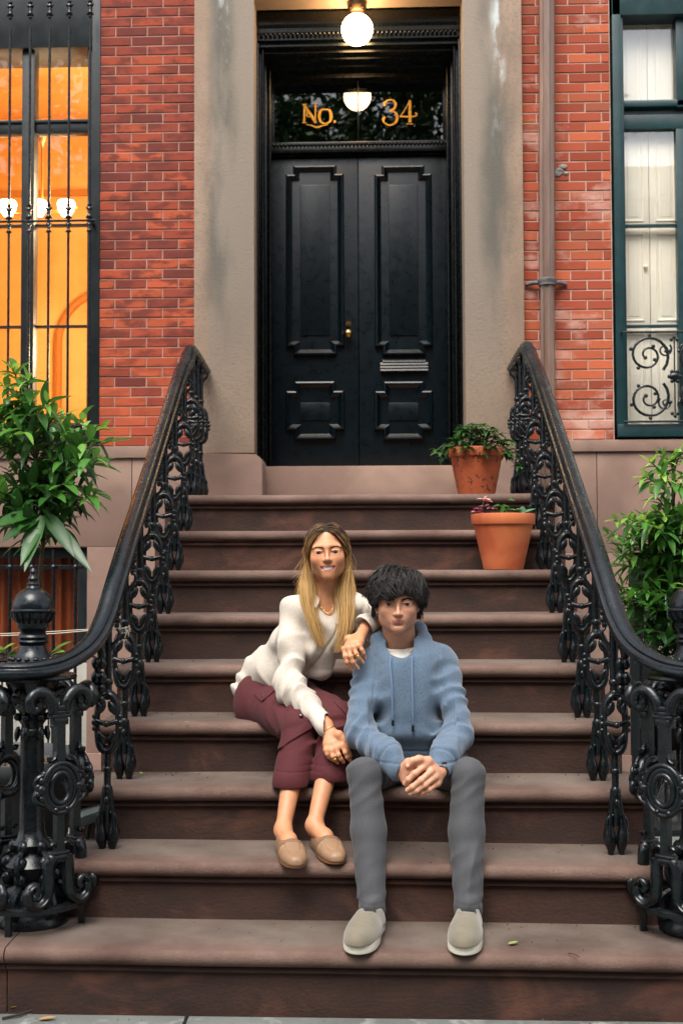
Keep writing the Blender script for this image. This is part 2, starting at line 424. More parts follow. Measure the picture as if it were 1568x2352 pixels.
# door surround: jambs, plinths, lintel
for s, x0, x1, m in ((-1, -.925, -.583, M['sur_l']), (1, .600, .930, M['sur_r'])):
    bm = BM()
    box(bm, x0, x1, YP, YD+.1, 1.985, 5.2, .004)
    obj('door_surround', bm, m, house, smooth=35)
    bm = BM()
    a, b_ = (x0-.012, x1+.045) if s < 0 else (x0-.045, x1+.012)
    pr = [(a, 1.70), (b_, 1.70), (b_, 1.93), (b_-.01, 1.955), (b_-.035, 1.975), (a, 1.985)] if s < 0 else [(a, 1.70), (b_, 1.70), (b_, 1.985), (a+.035, 1.975), (a+.01, 1.955), (a, 1.93)]
    prism(bm, pr, YP-.03, YD+.1)
    bmesh.ops.recalc_face_normals(bm, faces=bm.faces)
    obj('plinth', bm, M['stone'], house, smooth=30)
bm = BM(); box(bm, -.583, .600, YP+.002, YP+.14, 4.578, 5.2, .003); obj('lintel', bm, mat('lit_render', '8d7a6b', .85, '7b6a5c', 3, bump=.001, bscale=80), house)
bm = BM(); box(bm, -6, 6, YB+.3, YB+.36, 5.0, 6.2); box(bm, -.95, .95, YD+.1, YD+.14, 1.6, 6.2); obj('inner_wall', bm, M['frame'], house)
# ================================================================ door frame, transom, doors
ent = thing('double_door', 'tall black panelled double door with gold numbered transom', 'door', (0, YD, 1.92))
def D(x, y, Y=YD): p = P(x, y, Y); return p.x, p.z
bm = BM()                                     # stepped jamb mouldings (three reveals each side) and head
zb, zt = 1.712, 4.58
for s in (-1, 1):
    xo = -.583 if s < 0 else .600
    for i, (wd, yf) in enumerate(((.012, YP+.17), (.018, YP+.25), (.014, YP+.34), (.022, YP+.46))):
        off = sum((.012, .018, .014, .022)[:i]); a = xo-s*(off); b_ = xo-s*(off+wd)
        box(bm, min(a, b_), max(a, b_), yf, YD+.05, zb, 4.40-.01*i, .003)
    # half round bead
    tube(bm, [(xo-s*.030, YP+.24, zb), (xo-s*.030, YP+.24, 4.40)], .008, 8)
    tube(bm, [(xo-s*.058, YP+.44, zb), (xo-s*.058, YP+.44, 4.35)], .009, 8)
obj('door_frame', bm, M['frame'], ent, smooth=35)
bm = BM()                                     # entablature above the transom
prof = [(YP+.14, 4.60), (YP+.155, 4.60), (YP+.155, 4.50), (YP+.175, 4.485), (YP+.175, 4.46), (YP+.185, 4.452), (YP+.185, 4.418), (YP+.215, 4.408), (YP+.215, 4.392), (YP+.26, 4.382), (YP+.26, 4.370), (YP+.32, 4.364), (YP+.32, 4.354), (YP+.41, 4.350), (YP+.41, 4.344), (YP+.50, 4.338), (YP+.50, 4.312), (YP+.52, 4.300), (YD+.04, 4.298), (YD+.04, 4.6)]
loft(bm, [[Vector((x, y, z)) for y, z in prof] for x in (-.583, .600)])
bmesh.ops.recalc_face_normals(bm, faces=bm.faces)
obj('cornice', bm, M['frame'], ent, smooth=25)
def rope(y, z, x0, x1, r, n, nm):
    bm = BM()
    for i in range(n):
        x = x0+(x1-x0)*(i+.5)/n; dx = (x1-x0)/n*.9
        ball(bm, (x, y, z), r, (dx/r*.42, 1, 1), 8, 6, Matrix.Rotation(.5, 3, 'Y'))
    obj(nm, bm, M['frame'], ent, smooth=180)
rope(YP+.165, 4.446, -.57, .585, .011, 44, 'rope_moulding')
rope(YD-.055, 3.896, -.515, .545, .011, 46, 'rope_moulding')
xl, zlt = D(620, 358); xr, _ = D(1025, 358)
xl, xr = -.522, .538
zh = 3.845
# transom frame & glass   glass pane z from pixel rows 190..328
ztop, zbot = 3.86, 3.385
bm = BM()
box(bm, xl-.03, xr+.03, YD-.05, YD+.04, 3.850, 3.890, .004); box(bm, xl-.03, xr+.03, YD-.035, YD+.04, 3.892, 3.921, .003)
box(bm, xl-.03, xr+.03, YD-.02, YD+.04, 3.838, 3.848, .002)
for a, b_ in ((xl-.03, xl+.012), (xr-.012, xr+.03), (.003, .011)): box(bm, a, b_, YD-.02, YD+.06, 3.922, 4.296, .002)
tf = obj('transom_frame', bm, M['frame'], ent, smooth=35)
bm = BM(); box(bm, xl, xr, YD+.043, YD+.047, 3.915, 4.298)
obj('transom_glass', bm, M['darkglass'], ent)
bm = BM(); box(bm, xl-.05, xr+.05, YD+.9, YD+.95, 1.9, 4.6); box(bm, xl-.05, xr+.05, YD+.06, YD+.95, 3.7, 3.75); box(bm, xl-.05, xr+.05, YD+.06, YD+.95, 4.4, 4.45)
box(bm, xl-.09, xl-.05, YD+.06, YD+.95, 3.7, 4.45); box(bm, xr+.05, xr+.09, YD+.06, YD+.95, 3.7, 4.45)
obj('vestibule', bm, mat('vestibule_paint', '2e1c12', .6, '3a2416', 3), house)
# gilt lettering: strokes of varying width, laid on the glass
def stroke(bm, pts, ws, y):
    pts = [Vector((a, 0, b_)) for a, b_ in pts]; P2 = catmull(pts, 7); n = len(P2); W = []
    for i in range(n):
        f = i/(n-1)*(len(ws)-1); k = min(int(f), len(ws)-2); W.append(ws[k]*(1-(f-k))+ws[k+1]*(f-k))
    L0, R0 = [], []
    for i, p in enumerate(P2):
        t = (P2[min(i+1, n-1)]-P2[max(i-1, 0)]).normalized(); s = Vector((-t.z, 0, t.x))
        L0.append(p+s*W[i]/2); R0.append(p-s*W[i]/2)
    rings = [[Vector((a.x, y, a.z)), Vector((b_.x, y, b_.z)), Vector((b_.x, y+.0025, b_.z)), Vector((a.x, y+.0025, a.z))] for a, b_ in zip(L0, R0)]
    loft(bm, rings)
def glyph(name, strokes):
    bm = BM(); global GY; GY -= .0
    for i, (pts, ws) in enumerate(strokes):
        q = [D(x, y, YD) for x, y in pts]; stroke(bm, q, [w_*px2m(YD) for w_ in ws], YD+.0015-.0004*i)
    bmesh.ops.recalc_face_normals(bm, faces=bm.faces)
    return obj(name, bm, M['gold'], gl)
GY = 0
gl = bpy.data.objects['transom_glass']
glyph('letter', [([(693, 238), (699, 238), (705, 238)], [1.5, 1.5, 1.5]), ([(699, 238), (699, 260), (698, 281)], [5, 5, 5]), ([(693, 281), (699, 281), (705, 281)], [1.5, 1.5, 1.5]),
    ([(697, 239), (711, 259), (725, 281)], [6, 7, 6]), ([(724, 238), (724, 258), (724, 281)], [3.5, 3.5, 3.5]), ([(718, 237), (724, 237), (730, 237)], [1.5, 1.5, 1.5]),
    ([(706, 267), (704, 262), (708, 257), (713, 260), (712, 266), (708, 268)], [3, 3.5, 3.5, 3, 3, 2])])
glyph('letter', [([(746, 250), (737, 252), (733, 265), (737, 279), (747, 282), (757, 278), (760, 265), (756, 252), (746, 250)], [2.5, 5, 7, 5, 2.5, 5, 7, 5, 2.5])])
glyph('letter', [([(766, 278), (768, 278), (771, 278)], [5, 6, 5])])
glyph('underline_flourish', [([(703, 285), (715, 287), (728, 291), (741, 287), (753, 285)], [1.5, 3, 5, 3, 1.5])])
glyph('numeral', [([(884, 242), (882, 236), (890, 229), (902, 229), (908, 238), (904, 249), (894, 253)], [6, 5, 3.5, 3.5, 6, 5, 2.5]),
    ([(894, 253), (907, 257), (912, 269), (906, 282), (893, 286), (882, 280), (880, 271), (885, 269)], [2.5, 4.5, 7, 5, 3.5, 4, 6, 6])])
glyph('numeral', [([(941, 229), (941, 255), (941, 280)], [6, 7, 7]), ([(933, 283.5), (941, 283.5), (949, 283.5)], [2, 2, 2]), ([(941, 229), (931, 248), (919, 266)], [3, 2.5, 3]),
    ([(918, 266), (935, 267), (952, 266), (957, 261), (953, 258)], [4, 4, 4, 4, 3])])
# door leaves
def inset(poly, d):       # axis aligned polygon, counter clockwise, moved inward
    n = len(poly); out = []
    for i in range(n):
        a, b_, c = Vector(poly[i-1]), Vector(poly[i]), Vector(poly[(i+1) % n])
        e1 = (b_-a).normalized(); e2 = (c-b_).normalized()
        n1 = Vector((-e1.y, e1.x)); n2 = Vector((-e2.y, e2.x))
        out.append(b_+n1*d+n2*d)
    return out
def moulding(bm, poly, y, profile):
    rings = []
    for d, h in profile: rings.append([Vector((p.x, y-h, p.y)) for p in inset(poly, d)])
    loft(bm, rings, cap=False)
def notched(x0, x1, y0, y1, nx, ny, top=True, bot=True):   # pixel rows: y0 top, y1 bottom -> ccw in x,z
    (X0, Z1), (X1, Z0) = D(x0, y0), D(x1, y1); kx = nx*px2m(YD); ky = ny*px2m(YD)
    p = []
    if bot: p += [(X0+kx, Z0), (X1-kx, Z0), (X1-kx, Z0+ky), (X1, Z0+ky)]
    else: p += [(X0, Z0), (X1, Z0)]
    if top: p += [(X1, Z1-ky), (X1-kx, Z1-ky), (X1-kx, Z1), (X0+kx, Z1), (X0+kx, Z1-ky), (X0, Z1-ky)]
    else: p += [(X1, Z1), (X0, Z1)]
    if bot: p += [(X0, Z0+ky), (X0+kx, Z0+ky)]
    return p
MP = [(-.004, 0), (0, .014), (.006, .026), (.016, .026), (.0165, .017), (.022, .017), (.030, .022), (.0305, .012), (.037, .012), (.044, .016), (.046, .004), (.060, -.001)]
MP = [(-.003, 0), (0, .020), (.004, .030), (.012, .033), (.020, .024), (.0205, .018), (.032, .008), (.0325, .003), (.044, -.006), (.050, -.006)]
for nm, a, b_, pa, pb in (('left', xl, .0025, 657, 790), ('right', .0065, xr, 860, 993)):
    bm = BM(); box(bm, a, b_, YD, YD+.045, 1.93, 3.836, .003)
    leaf = obj('door_leaf', bm, M['door'], ent, smooth=35)
    bm = BM(); moulding(bm, notched(pa, pb, 383, 816, 17, 20), YD-.0005, MP); bmesh.ops.recalc_face_normals(bm, faces=bm.faces); obj('panel_moulding', bm, M['door'], leaf, smooth=25)
    bm = BM(); moulding(bm, notched(pa, pb, 877, 1010, 20, 22), YD-.0005, MP); bmesh.ops.recalc_face_normals(bm, faces=bm.faces); obj('panel_moulding', bm, M['door'], leaf, smooth=25)
    for y0, y1 in ((425, 770), (925, 965)):
        bm = BM(); (X0, Z1), (X1, Z0) = D(pa+32, y0), D(pb-32, y1)
        box(bm, X0, X1, YD-.008, YD, Z0, Z1, .004); obj('raised_panel', bm, M['door'], leaf, smooth=35)
    if nm == 'right':
        bm = BM()
        for i in range(4):
            (X0, Z1), (X1, Z0) = D(873+(i == 0)*6, 826+i*7), D(982-(i == 0)*6, 826+i*7+6)
            prf = [(YD-.001, Z1), (YD-.012-.004*i, Z1-.001), (YD-.022-.004*i, Z0+.002), (YD-.020-.004*i, Z0), (YD-.001, Z0)]
            loft(bm, [[Vector((x, yy, zz)) for yy, zz in prf] for x in (X0, X1)])
        bmesh.ops.recalc_face_normals(bm, faces=bm.faces); obj('letter_slot', bm, M['door'], leaf)
    else:
        x, z = D(800, 769); bm = BM()
        bmesh.ops.create_circle(bm, segments=4, radius=0)
        bm.free(); bm = BM()
        ball(bm, (x, YD-.05, z), .0255, (1, .8, 1), 20, 14); tube(bm, [(x, YD-.03, z), (x, YD, z)], .011, 12)
        obj('door_knob', bm, M['brass'], leaf, smooth=180)
        x, z = D(800, 744); bm = BM(); tube(bm, [(x, YD-.012, z), (x, YD, z)], .017, 16); tube(bm, [(x, YD-.018, z), (x, YD, z)], .009, 12); obj('lock_cylinder', bm, mat('dark_brass', '6e5733', .35, metal=1), leaf, smooth=35)
# hanging globe lamp
lp = thing('globe_lamp', 'round white globe lamp glowing warmly above the door', 'lamp', (.003, 3.25, 4.42))
bm = BM(); ball(bm, (.003, 3.25, 4.419), .0895, u=32, v=24); obj('globe', bm, M['globe'], lp, smooth=180)
bm = BM(); lathe(bm, [(.0, .03), (.055, .03), (.055, .0), (.045, -.012), (.036, -.02), (.0, -.02)], (.003, 3.25, 4.548), 24)
for i in range(4): ball(bm, (.003+.048*math.cos(i*pi/2+.7), 3.25+.048*math.sin(i*pi/2+.7), 4.535), .006, u=8, v=6)
obj('ceiling_cap', bm, mat('lamp_bronze', '3a2a18', .4, metal=.8), lp, smooth=35)
# ================================================================ the street behind the camera (seen in the panes, shades the stoop)
rs = random.Random(11)
row = thing('row_house', 'brick row houses on the far side of the street, behind the viewer', 'house', (0, -18, 0))
bm = BM(); box(bm, -40, 40, -19, -18, -.2, 9.5)
obj('wall', bm, mat('far_brick', '7a4a3a', .9, '5d382d', 2), row)
bm = BM(); box(bm, -40, 40, -18, -17.6, 9.5, 10.2); obj('roof_edge', bm, M['stone'], row)
for i in range(12):
    for z in (1.5, 5.3):
        bm = BM(); box(bm, -20+i*3.3, -18.8+i*3.3, -18, -17.9, z, z+2.3); obj('window', bm, M['darkglass2'] if 'darkglass2' in M else M.setdefault('darkglass2', mat('far_window', '11181c', .1)), row)
lf = mat('canopy_leaves', '2c4f17', .5, '486f22', 2.5)
bark = mat('bark', '3b3129', .9, '2a231d', 12, bump=.01, bscale=20)
def street_tree(x, y, h, R, n, label):
    t = thing('street_tree', label, 'tree', (x, y, 0), 'street trees behind the viewer')
    bm = BM(); tube(bm, catmull([(x, y, -.1), (x+.1, y, 1.5), (x-.05, y+.1, 3), (x, y, h-.5)], 5), [.2-.1*i/15 for i in range(16)], 10)
    for k in range(7):
        a = k*2.4; z = h-2.2+k*.3
        tube(bm, catmull([(x, y, z-.6), (x+math.cos(a)*R*.4, y+math.sin(a)*R*.4, z+.4), (x+math.cos(a)*R*.8, y+math.sin(a)*R*.8, z+1.3)], 4), [.07, .06, .05, .045, .04, .03, .025, .02, .01], 6)
    obj('trunk', bm, bark, t, smooth=60)
    cl = [(x+rs.gauss(0, .5)*R, y+rs.gauss(0, .5)*R, h+rs.gauss(0, .33)*R, rs.uniform(.35, .95)) for _ in range(46)]
    nrs = np.random.RandomState(int(x*10+99)); V = []; F = []
    for i in range(n):
        c = cl[i % len(cl)]; d = nrs.normal(size=3); d /= np.linalg.norm(d)+1e-9
        p = np.array(c[:3])+d*c[3]*nrs.uniform(.2, 1)
        u = nrs.normal(size=3); u /= np.linalg.norm(u); v = np.cross(u, nrs.normal(size=3)); v /= np.linalg.norm(v)+1e-9
        s = nrs.uniform(.07, .13); k = len(V)
        V += [p-u*s, p+v*s*.5, p+u*s, p-v*s*.5]; F.append((k, k+1, k+2, k+3))
    me = bpy.data.meshes.new('crown'); me.from_pydata([tuple(v) for v in V], [], F); obj('crown', me, lf, t)
street_tree(-6.5, -5.2, 8.0, 2.6, 9000, 'street tree left behind the viewer, leafy crown over the road')
street_tree(1.2, -10.5, 8.6, 3.0, 11000, 'street tree across the road behind the viewer')
street_tree(7.5, -5.6, 7.8, 2.4, 8000, 'street tree right behind the viewer, leafy crown over the sidewalk')
street_tree(-3.5, -13.5, 9.0, 3.0, 9000, 'farthest street tree in front of the opposite row houses')
# ================================================================ left window with lit room
def window_frame(bm, x0, x1, z0, z1, wd, y0, y1, bev=.003):
    box(bm, x0, x0+wd, y0, y1, z0, z1, bev); box(bm, x1-wd, x1, y0, y1, z0, z1, bev)
    box(bm, x0+wd, x1-wd, y0, y1, z1-wd, z1, bev); box(bm, x0+wd, x1-wd, y0, y1, z0, z0+wd, bev)
def DB(x, y, Y=YB): p = P(x, y, Y); return p.x, p.z
win = thing('lit_window', 'tall dark framed window with warm orange light inside, left of the door', 'window', (-1.9, 3.25, 2.0))
YW = YB+.07
wx1 = DB(228, 500)[0]; wx0 = -3.15
bm = BM()
box(bm, wx1-.045, wx1+.004, YB-.004, YB+.30, 2.036, 5.1, .004); box(bm, wx1-.075, wx1-.043, YB+.02, YB+.12, 2.036, 5.1, .006)
box(bm, wx0, wx0+.07, YB, YB+.30, 2.036, 5.1, .004); box(bm, wx0, wx1, YB+.0, YB+.30, 4.35, 5.1, .004)
box(bm, wx0, wx1-.04, YB-.045, YB+.30, 2.034, 2.10, .006)
mx = (DB(45, 500)[0], DB(75, 500)[0])
box(bm, mx[0], mx[1], YB+.03, YB+.13, 2.1, 4.36, .008)
zt = DB(120, 270)[1]; zb2 = DB(120, 298)[1]
for a, b_ in ((mx[1], wx1-.074), (wx0, mx[0])):
    box(bm, a, b_, YW-.02, YW+.05, zb2, zt, .006); box(bm, a, b_, YW-.03, YW+.05, zt-.012, zt+.006, .003)
    z = DB(130, 743)[1]; box(bm, a, b_, YW, YW+.04, z-.008, z+.006, .002)
    z = DB(130, 968)[1]; box(bm, a, b_, YW, YW+.05, 2.1, z, .004)
    z = DB(130, 508)[1]; box(bm, a, b_, YW, YW+.04, z-.008, z+.006, .002)
    z = DB(130, 44)[1]; box(bm, a, b_, YW-.01, YW+.05, z, 4.4, .004)
obj('frame', bm, M['black'], win, smooth=35)
bm = BM(); box(bm, wx0+.07, wx1-.074, YW+.018, YW+.022, 2.1, 4.38); obj('glass', bm, glass_mat('lit_glass', refl=1.45), win)
# the room behind
room = thing('front_room', 'warm lit living room seen through the barred window', 'room', (-2, 5, 2))
bm = BM()
X0, X1, Y0, Y1, Z0, Z1 = -3.4, -1.02, YB+.37, 6.2, 1.75, 5.0
for q in ((X0, X1, Y1, Y1+.05, Z0, Z1), (X0-.05, X0, Y0, Y1, Z0, Z1), (X1, X1+.05, Y0, Y1, Z0, Z1), (X0, X1, Y0, Y1, Z1, Z1+.05), (X0, X1, Y0, Y1, Z0-.05, Z0)): box(bm, *q)
obj('walls', bm, M['room'], room)
bm = BM()                                     # arched opening on the back wall, picture rail
arc = [(-2.0+.42*math.cos(a), 3.15+.42*math.sin(a)) for a in [pi*i/20 for i in range(21)]]
tube(bm, [(x, Y1-.02, z) for x, z in [(arc[0][0], 1.8)]+arc+[(arc[-1][0], 1.8)]], .035, 8)
box(bm, X0, X1, Y1-.03, Y1, 4.35, 4.40)
box(bm, -1.75, -1.2, Y1-.9, Y1-.1, 1.75, 2.6, .02)
obj('arch_trim', bm, mat('tan_trim', 'b0762f', .7), room)
def DR(x, y, Y): return P(x, y, Y)
ch = thing('chandelier', 'brass chandelier with glowing white shades inside the left window', 'lamp', DR(97, 320, 4.4))
c0 = DR(97, 320, 4.4); c1 = DR(97, 470, 4.4)
bm = BM(); lathe(bm, [(0, .02), (.035, .02), (.03, -.01), (.012, -.03), (.008, -.06)], c0); tube(bm, [c0, c1], .008, 8)
for dx in (-.28, -.1, .12, .24): tube(bm, catmull([c1, c1+Vector((dx*.5, 0, -.06)), c1+Vector((dx, 0, -.02))], 5), .007, 6)
obj('stem', bm, mat('lamp_brass', 'b8803a', .4, metal=.6), ch, smooth=60)
for px in (18, 88, 152):
    c = DR(px, 478, 4.4-.03*(px == 88)); bm = BM(); lathe(bm, [(0, -.05), (.03, -.05), (.052, -.01), (.06, .03), (.05, .05), (0, .05)], c, 20)
    obj('shade', bm, emat('lit_shade', (1, .82, .55), 9), ch, smooth=60)
for (x, y, z, e) in ((-1.22, 3.98, 3.7, 34), (-1.22, 4.3, 2.7, 22)):  # added fill lamps hidden beside the window, standing in for the chandelier glow
    l = bpy.data.lights.new('room_fill_light', 'POINT'); l.energy = e*1.35; l.color = (1, .80, .50); l.shadow_soft_size = .15
    o = bpy.data.objects.new('room_fill_light', l); C.objects.link(o); o.location = (x, y, z)
# iron guard in front of the window
YG = YB-.10
guard = thing('window_guard', 'black iron bars with collars guarding the lit left window', 'window guard', (-1.8, YG, 2.1))
def GP(x, y): return P(x, y, YG)
zr = GP(110, 507).z; xs_ = [GP(x, 300).x for x in (22, 68, 113, 158, 206)]
st = xs_[1]-xs_[0]; xs_ = [xs_[0]-st*i for i in (4, 3, 2, 1)]+xs_
bm = BM(); box(bm, xs_[0]-.1, xs_[-1]+.035, YG-.006, YG+.006, zr-.006, zr+.006, .002)
bm3 = BM(); box(bm3, xs_[0]-.1, xs_[-1]+.02, YG-.006, YG+.006, 2.13, 2.145, .002); obj('cross_rail', bm3, M['iron'], guard, smooth=35)
box(bm, xs_[-1]-.003, xs_[-1]+.012, YG, YB+.01, zr-.006, zr+.006); obj('cross_rail', bm, M['iron'], guard, smooth=35)
def scroll_collar(bm, x, y, z, s=1):
    pr = [(.006, .052), (.012, .050), (.013, .042), (.008, .036), (.017, .028), (.018, .020), (.010, .012), (.012, 0), (.010, -.012), (.018, -.022), (.016, -.030), (.008, -.036), (.010, -.044), (.006, -.05)]
    lathe(bm, [(r*s, q*s) for r, q in pr], (x, y, z), 12)
    for dx in (-1, 1):
        for dz in (.03, -.028): ball(bm, (x+dx*.015*s, y, z+dz*s), .0065*s, u=8, v=6)
for i, x in enumerate(xs_):
    bm = BM(); tube(bm, [(x, YG, 2.12), (x, YG, 4.42)], .0075, 8)
    scroll_collar(bm, x, YG, zr+.045); scroll_collar(bm, x, YG, zr-.04, .8); scroll_collar(bm, x, YG, GP(110, 22).z, 1)
    obj('bar', bm, M['iron'], guard, smooth=50)
# ================================================================ right window
rw = thing('shuttered_window', 'tall dark teal window with closed cream shutters behind glass', 'window', (1.9, 3.25, 2.06))
a0 = DB(1410, 500)[0]; a1 = 3.1; zs = DB(1480, 1004)[1]
YS = YB+.06
bm = BM()
box(bm, a0, a0+.05, YB-.006, YB+.30, zs, 5.1, .005); box(bm, a0+.048, a0+.066, YB+.012, YB+.2, zs, 5.1, .006)
box(bm, a0, a1, YB-.03, YB+.30, zs, DB(1480, 975)[1], .006); box(bm, a1-.05, a1, YB-.006, YB+.3, zs, 5.1)
gx0 = DB(1432, 400)[0]
box(bm, a0, a1, YB-.006, YB+.30, 4.47, 5.1, .004)
for (y0, y1, Y) in ((0, 14, YS-.02), (222, 238, YS-.02), (252, 286, YS+.01)):
    z1, z0 = DB(1490, y0)[1], DB(1490, y1)[1]; box(bm, a0+.05, a1-.05, Y, YS+.06, z0, z1, .006)
z1, z0 = DB(1490, 236)[1], DB(1490, 254)[1]; box(bm, a0+.05, a1-.05, YS+.02, YS+.05, z0, z1, 0)
gxr = DB(1562, 400)[0]
for Y, zz0, zz1 in ((YS-.02, DB(1490, 240)[1], 4.5), (YS+.012, zs, DB(1490, 252)[1])):
    box(bm, a0+.05, DB(1433, 400)[0]+(.0 if Y < YS else .006), Y, YS+.06, zz0, zz1, .004); box(bm, gxr-.004, gxr+.06, Y, YS+.06, zz0, zz1, .004)
for y in (508, 742):
    z = DB(1490, y)[1]; box(bm, gx0, gxr, YS+.02, YS+.055, z-.008, z+.008, .003)
z = DB(1490, 970)[1]; box(bm, gx0, gxr, YS+.015, YS+.055, zs, z, .004)
obj('frame', bm, M['teal'], rw, smooth=35)
bm = BM(); box(bm, gx0-.02, a1-.06, YS+.038, YS+.042, zs+.02, 4.5); obj('glass', bm, glass_mat('pane_glass', refl=1.9), rw)
bm = BM(); YSh = YS+.075
seam = P(1492, 600, YSh).x
def shutter(x0, x1, z0, z1):
    bm = BM(); box(bm, x0, x1, YSh, YSh+.03, z0, z1, .003)
    o = obj('shutter', bm, M['cream'], rw, smooth=35); n = max(1, round((z1-z0)/.62)); h = (z1-z0)/n
    bm = BM()
    for i in range(n):
        poly = [(x0+.035, z0+i*h+.035), (x1-.035, z0+i*h+.035), (x1-.035, z0+(i+1)*h-.035), (x0+.035, z0+(i+1)*h-.035)]
        moulding(bm, poly, YSh, [(-.004, 0), (0, .006), (.006, .006), (.010, .001), (.012, -.002), (.022, -.002), (.028, .003), (.03, .003)])
    bmesh.ops.recalc_face_normals(bm, faces=bm.faces); obj('panel_moulding', bm, M['cream'], o, smooth=20)
    return o
wsh = .185
for i in range(-2, 7):
    x0 = seam+i*wsh
    if x0+wsh < a0+.04 or x0 > 3.05: continue
    for z0, z1 in ((zs+.03, DB(1490, 742)[1]-.0), (DB(1490, 742)[1]+.004, DB(1490, 508)[1]-.002), (DB(1490, 508)[1]+.002, DB(1490, 262)[1]), (DB(1490, 262)[1]+.004, 4.55)):
        s_ = shutter(x0+.0015, x0+wsh-.0015, z0, z1)
kn = P(1482, 612, YSh-.01); bm = BM(); ball(bm, kn, .013); tube(bm, [kn, kn+Vector((0, .02, 0))], .006, 8); obj('shutter_knob', bm, M['cream'], rw, smooth=180)
bm = BM(); box(bm, a0+.02, a1, YSh+.05, YSh+.08, zs, 5.0); obj('backing_panel', bm, M['cream'], rw)
# scrolled iron balconet
YC = YB-.045
bal = thing('window_balconet', 'low black scrolled iron grille at the foot of the shuttered window', 'window grille', (1.8, YC, 2.1))
def CP(x, y): p = P(x, y, YC); return p
bm = BM()
zt_ = CP(1500, 762).z; zb_ = CP(1500, 968).z
tube(bm, [(a0+.03, YC, zt_), (3.0, YC, zt_)], .0065, 8); tube(bm, [(a0+.03, YC, zb_), (3.0, YC, zb_)], .0065, 8)
for x in (a0+.03,): tube(bm, [(x, YC, zt_), (x, YB+.02, zt_)], .006, 8)
obj('rails', bm, M['iron'], bal, smooth=60)
H_ = zt_-zb_
def spiral(cx, cz, r0, r1, a0_, turns, n=26):
    return [Vector((cx+(r0+(r1-r0)*(i/n))*math.cos(a0_+turns*2*pi*i/n), YC, cz+(r0+(r1-r0)*(i/n))*math.sin(a0_+turns*2*pi*i/n))) for i in range(n+1)]
def scroll_panel(xc):
    bm = BM(); R = H_*.235
    for sx in (-1, 1):
        for sz in (-1, 1):
            cx, cz = xc+sx*R*1.24, (zt_+zb_)/2+sz*R*1.02
            a = math.atan2(-sz, -sx*1.0)
            q2 = spiral(xc+sx*R*.45, cz+sz*R*.25, R*.34, R*.08, a+pi/2, 1.3*sx*sz); tube(bm, q2, .0055, 6); ball(bm, q2[-1], .009, u=8, v=6)
            pts = spiral(cx, cz, R, R*.16, a, 1.75*sx*sz*-1, 34)
            rr = [.0088*(1-.35*i/len(pts)) for i in range(len(pts))]
            tube(bm, pts, rr, 8, 1.0); ball(bm, pts[-1], .012, u=8, v=6)
            for k in (3, 7, 11, 15, 20, 25):           # little leaf buds on the scroll
                p = pts[k]; d = (p-Vector((cx, YC, cz))).normalized(); ball(bm, p+d*.014*(1 if k % 2 else -1), .011, (1, .7, 1), 8, 6)
    ball(bm, (xc, YC-.004, (zt_+zb_)/2), .026, (1.3, .5, .9), 12, 8)
    for k in range(6):
        a = k*pi/3; ball(bm, (xc+.03*math.cos(a), YC-.003, (zt_+zb_)/2+.03*math.sin(a)), .012, (1, .6, 1), 8, 6)
    for sz in (-1, 1):
        zz = (zt_+zb_)/2+sz*H_*.44
        tube(bm, [(xc, YC, (zt_+zb_)/2), (xc, YC, zz)], .004, 6)
        for sx in (-1, 0, 1): ball(bm, (xc+sx*.016, YC, zz-sz*.014*abs(sx)), .010, (1, .6, 1.2), 8, 6)
    obj('scroll_panel', bm, M['iron'], bal, smooth=60)
xc0 = CP(1549, 866).x
for i in range(3): scroll_panel(xc0+i*.56)
# ================================================================ drain pipe
pipe = thing('drain_pipe', 'fluted brown metal drain pipe running down beside the right of the door surround', 'drain pipe', (1.04, 3.2, 2))
def fluted(bm, p0, p1, r, n=36, fl=9):
    rings = []
    for p in (p0, p1): rings.append([Vector(p)+Vector((r*(1-.12*abs(math.sin(fl*math.pi*k/n)))*math.cos(2*pi*k/n), r*(1-.12*abs(math.sin(fl*math.pi*k/n)))*math.sin(2*pi*k/n), 0)) for k in range(n)])
    loft(bm, rings)
YPp = YB-.055
t0 = P(1258, 0, YPp); t1 = P(1256, 648, YPp); t2 = P(1257, 900, YPp); rp = 18.5*px2m(YPp)
mp_ = mat('pipe_paint', '5f493f', .38, '7a6254', 14, coat=.3, rvar=.1, stretch=(1, 1, .15)); 
bm = BM(); fluted(bm, (t0.x, YPp, 5.2), t1, rp); obj('upper_pipe', bm, mp_, pipe, smooth=60)
bm = BM(); fluted(bm, t1, (t2.x, YPp, 1.2), rp*.9); obj('lower_pipe', bm, mp_, pipe, smooth=60)
bm = BM(); lathe(bm, [(rp*.9, -.02), (rp*1.1, -.018), (rp*1.08, -.004), (rp*1.16, .002), (rp*1.16, .016), (rp*1.05, .02)], t1, 24)
for s in (-1, 1):
    tube(bm, catmull([t1+Vector((s*rp, .01, 0)), t1+Vector((s*rp*1.7, .03, .004)), t1+Vector((s*rp*2.6, .045, -.004))], 4), [.012, .012, .013, .012, .014, .012, .010, .012, .006], 8)
obj('bracket_collar', bm, mat('lead_grey', '4c4a4b', .6, '6b6865', 20, bump=.002, bscale=60), pipe, smooth=50)
# broken mortar patch beside the pipe
bm = BM()
c = P(1291, 392, YB-.006)
for i in range(7):
    ball(bm, c+Vector((random.uniform(-.03, .03), .004, random.uniform(-.028, .028))), random.uniform(.012, .024), (1.2, .35, .8), 8, 6)
for v in bm.verts: v.co += Vector((mnoise.noise(v.co*60), mnoise.noise(v.co*60+Vector((5, 0, 0)))*.5, mnoise.noise(v.co*60+Vector((0, 9, 0)))))*.008
obj('mortar_patch', bm, mat('grey_mortar', '8f8880', .95, '6d655e', 20, bump=.004, bscale=60), house, smooth=180)
